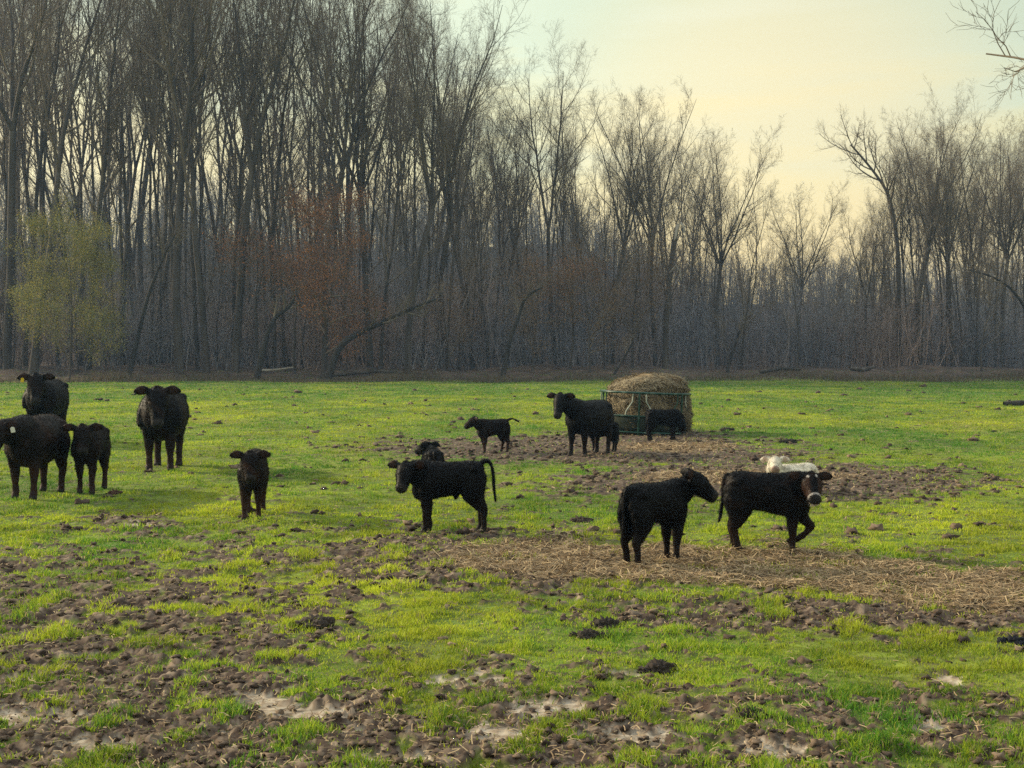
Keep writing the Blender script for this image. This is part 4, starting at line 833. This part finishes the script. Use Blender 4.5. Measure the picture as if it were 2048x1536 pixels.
    fl = sstep(-0.1, 0.5, fbm(co[:, 0] + seed * 3, co[:, 2] + co[:, 1], 0.22, 3)) * brown
    w_ = np.clip(lf + fl, 0, 0.9); col = col + (brn - col) * w_[:, None]
    hl = (co - pol) @ f; hu = (co - pol) @ uv; hsd = (co - pol) @ sv; inhead = (hl > -.02) & (hl < .46 * hs) & (np.abs(hsd) < .13 * hs) & (np.abs(hu + .02) < .16 * hs)
    mz = sstep(.335, .365, hl / hs / (1.0 if adult else .82)) * inhead
    col = col + ((np.array([0.22, 0.15, 0.12]) if white else np.array([0.020, 0.018, 0.018])) - col) * mz[:, None]
    if marks == 'blaze':
        for fc, sc_, su in ((.05, .045, .1), (.055, -.05, .1)):
            d2 = ((hl / hs / .91 - fc) / .026) ** 2 + ((hsd / hs - sc_) / .014) ** 2; k_ = sstep(1.2, .6, d2) * (hu > .02) * inhead; col = col + (np.array([.50, .46, .42]) - col) * k_[:, None]
        k_ = sstep(.285, .298, hl / hs / .91) * sstep(.322, .312, hl / hs / .91) * inhead * (hu > -.055 * hs); col = col + (np.array([.33, .30, .28]) - col) * k_[:, None]
        k_ = sstep(.33, .35, hl / hs / .91) * inhead * (hu < -.06 * hs); col = col + (np.array([.45, .41, .38]) - col) * k_[:, None]
        k_ = sstep(.05, .10, hl / hs / .91) * sstep(.30, .26, hl / hs / .91) * inhead * (np.abs(hsd) > .045 * hs) * 0.8; col = col + (np.array([.034, .015, .009]) - col) * k_[:, None]
    # dark inside of the ears, hooves
    for (ec, td, wd, ed) in ea:
        de = np.linalg.norm(co - ec, axis=1) / (.07 * hs); k_ = sstep(1, .5, de) * ((co - ec) @ td * np.sign(td @ f) > 0); col = col + ((np.array([.36, .25, .20]) if white else np.array([.035, .018, .014])) - col) * (k_ * .8)[:, None]
    if not lying: hv = sstep(.05, .035, co[:, 2]); col = col + (np.array([.030, .026, .023]) - col) * hv[:, None]
    at = me2.attributes.new('Col', 'FLOAT_COLOR', 'POINT'); at.data.foreach_set('color', np.concatenate([col, np.ones((nv, 1))], 1).astype(np.float32).ravel())
    me2.materials.clear(); me2.materials.append(M['coat']); me2.polygons.foreach_set('use_smooth', np.ones(len(me2.polygons), bool))
    D = gdist(py); x = wx(px, D); zz = float(gz(x, D)[0])
    root = empty(name, (x, D, zz + (0.0 if lying else 0.0)), rad(heading)); root.scale = (S_, S_, S_)
    tag(root, label, 'cow' if name == 'cow' else 'calf')
    link_mesh('body', me2, root)
    # fuzzy coat: short hairs lying backwards
    nh = 18000; sel = rg.integers(0, nv, nh); p = co2[sel]; nn = no[sel]
    bk = np.array([-0.8, 0, -0.45]); tg = nrm(bk + rg.normal(size=(nh, 3)) * 0.35 - nn * (nn @ bk)[:, None]); hd = nrm(tg * 0.9 + nn * 0.5)
    hl_ = (0.022 if adult else 0.030) * rg.uniform(.5, 1.4, (nh, 1)); hl_ *= np.where(p[:, 2:3] < .3, .5, 1); w2 = nrm(np.cross(hd, rg.normal(size=(nh, 3)))) * 0.0022
    Vh = np.stack([p - w2, p + w2, p + hd * hl_], 1).reshape(-1, 3)
    hc = col[sel] * rg.uniform(.85, 1.3, (nh, 1)) + (0 if white else 1) * np.array([.008, .0045, .003]) * (0.2 + brown) * rg.uniform(0, 1.5, (nh, 1)); np_mesh('coat_hair', Vh, None, np.arange(nh * 3).reshape(-1, 3), M['coat'], np.repeat(hc, 3, 0), False, root)
    # eyes
    for sd_ in (1, -1):
        u = np.linspace(0, math.pi, 7); v = np.linspace(0, 2 * math.pi, 12, endpoint=False); U_, V_ = np.meshgrid(u, v, indexing='ij'); r_ = .016 * hs
        ec = pol + f * .135 * hs * (1 if adult else .82) + uv * .035 * hs + sv * sd_ * .088 * hs
        Ve = np.stack([np.sin(U_) * np.cos(V_), np.sin(U_) * np.sin(V_), np.cos(U_)], -1).reshape(-1, 3) * r_ + ec
        j = np.arange(6)[:, None] * 12; i = np.arange(12)[None]; i2 = (i + 1) % 12; np_mesh('eye', Ve, np.stack([j + i, j + i2, j + 12 + i2, j + 12 + i], -1).reshape(-1, 4), None, M['eye'], None, True, root)
    if tag_mat:
        ec, td, wd, ed = ea[0 if tag_side > 0 else 1]; td = td * np.sign(td @ f); c0 = ec + td * .03 - wd * .045
        a_ = wd * .034; b_ = ed * .024; m = MB(); q = [c0 - a_ - b_, c0 - a_ + b_, c0 + a_ * .6 + b_, c0 + a_ + b_ * .4, c0 + a_ - b_ * .4, c0 + a_ * .6 - b_]; q = np.array(q + [z_ + td * .006 for z_ in q])
        m.add(q, [(0, 1, 2, 5), (5, 2, 3, 4), (6, 7, 1, 0), (11, 8, 7, 6), (10, 9, 8, 11)] + [(i, (i + 1) % 6, 6 + (i + 1) % 6, 6 + i) for i in range(1, 6)]); m.build('ear_tag', tag_mat, root, False)
    return root

BK = (0.0028, 0.0026, 0.0034); BR = (0.0055, 0.0038, 0.0036)
cattle('cow', 'black cow with a yellow ear tag standing farthest left behind the others', 92, 886, 1.42, -84, True, (8, 26), (10, -52), (.02, -.02, .03, -.03), tag_mat=M['tag'], tag_side=-1, seed=1, brown=.25, fat=1.05, base=BK)
cattle('cow', 'dark brown heifer cut by the left edge in front of the tagged cow', 72, 996, 1.12, 268, True, (-20, 8), (8, -48), (.05, -.02, .05, -.06), tail='hang', tag_mat=M['tagw'], tag_side=1, seed=2, brown=.45, fat=.9, base=BR)
cattle('calf', 'dark calf facing the camera between the left cows and the cow standing alone', 180, 986, 0.96, -86, False, (8, 30), (12, -50), (.03, -.03, .02, -.02), seed=3, brown=.35, fat=1.15, base=BR)
cattle('cow', 'big black cow facing the camera alone with both ears out', 326, 938, 1.40, -82, True, (5, 20), (7, -56), (.02, -.01, .04, -.03), seed=4, brown=.30, fat=1.05, base=BK)
cattle('calf', 'small brown-black calf walking straight toward the camera', 505, 1036, 0.83, -84, False, (4, 26), (6, -50), (-.06, .08, -.05, .06), seed=5, brown=.7, fat=1.0, base=BR)
cattle('calf', 'black calf standing side on with arched tail and its head turned to the camera', 893, 1066, 0.80, 183, False, (34, 18), (72, -40), (.03, -.03, -.10, -.06), tail='arch', seed=6, base=BK)
cattle('calf', 'black calf lying half hidden behind the calf with the arched tail', 865, 950, 0.80, 98, False, (12, 34), (40, -10), lying=True, seed=7, base=BK)
cattle('calf', 'small dark calf with its tail held straight out, left of the cow at the feeder', 985, 905, 0.68, 208, False, (-6, 36), (-16, -26), (.04, -.04, -.02, .06), tail='out', seed=8, brown=.4, base=BR)
cattle('cow', 'black cow with its head turned toward the camera left of the hay feeder', 1178, 908, 1.09, 236, True, (-22, 34), (16, -46), (.0, .06, .03, -.03), seed=9, base=BK, fat=1.0)
cattle('calf', 'young calf half hidden behind the cow left of the hay feeder', 1205, 902, 0.62, 196, False, (0, 20), (10, -10), seed=10, base=BK)
cattle('calf', 'black calf feeding with its head down in front of the hay feeder', 1328, 881, 0.74, -8, False, (0, -48), (0, -72), (.05, -.03, .02, -.04), tail='hang', seed=11, base=BK)
cattle('calf', 'black calf seen from behind, turning its head to the right', 1314, 1128, 0.80, 42, False, (-30, 42), (-44, -30), (.03, -.02, .02, -.02), tail='hang', ear_back=0.9, seed=12, base=BK, fat=0.98)
cattle('calf', 'black calf with white face marks lifting a foreleg, facing the camera', 1540, 1100, 0.84, -16, False, (-52, 24), (-74, -34), (0, .02, -.02, .05), tail='back', lift=0, marks='blaze', headscale=.94, seed=13, brown=.22, base=BK)
cattle('calf', 'white calf lying behind the calf with the white face marks', 1586, 990, 0.76, 208, False, (24, 64), (52, -16), lying=True, headscale=.92, tail='wrap', white=True, base=(0.60, 0.55, 0.46), seed=14)

# ------------------------------------------------------------------ haze: thin evening air
hv = np.array([(x, y, z) for z in (-1.5, 60.0) for (x, y) in ((-430, -120), (430, -120), (430, 430), (-430, 430))], float)
hz = np_mesh('haze', hv, [(3, 2, 1, 0), (4, 5, 6, 7), (0, 1, 5, 4), (1, 2, 6, 5), (2, 3, 7, 6), (3, 0, 4, 7)])
hm = bpy.data.materials.new('evening_air'); hm.use_nodes = True; ht = hm.node_tree; ht.nodes.clear()
ho_ = N(ht, 'ShaderNodeOutputMaterial'); pv = N(ht, 'ShaderNodeVolumePrincipled'); pv.inputs['Density'].default_value = 0.0004; pv.inputs['Color'].default_value = (0.36, 0.64, 1.0, 1)
ht.links.new(pv.outputs[0], ho_.inputs['Volume']); hz.data.materials.append(hm); tag(hz, kind='stuff')
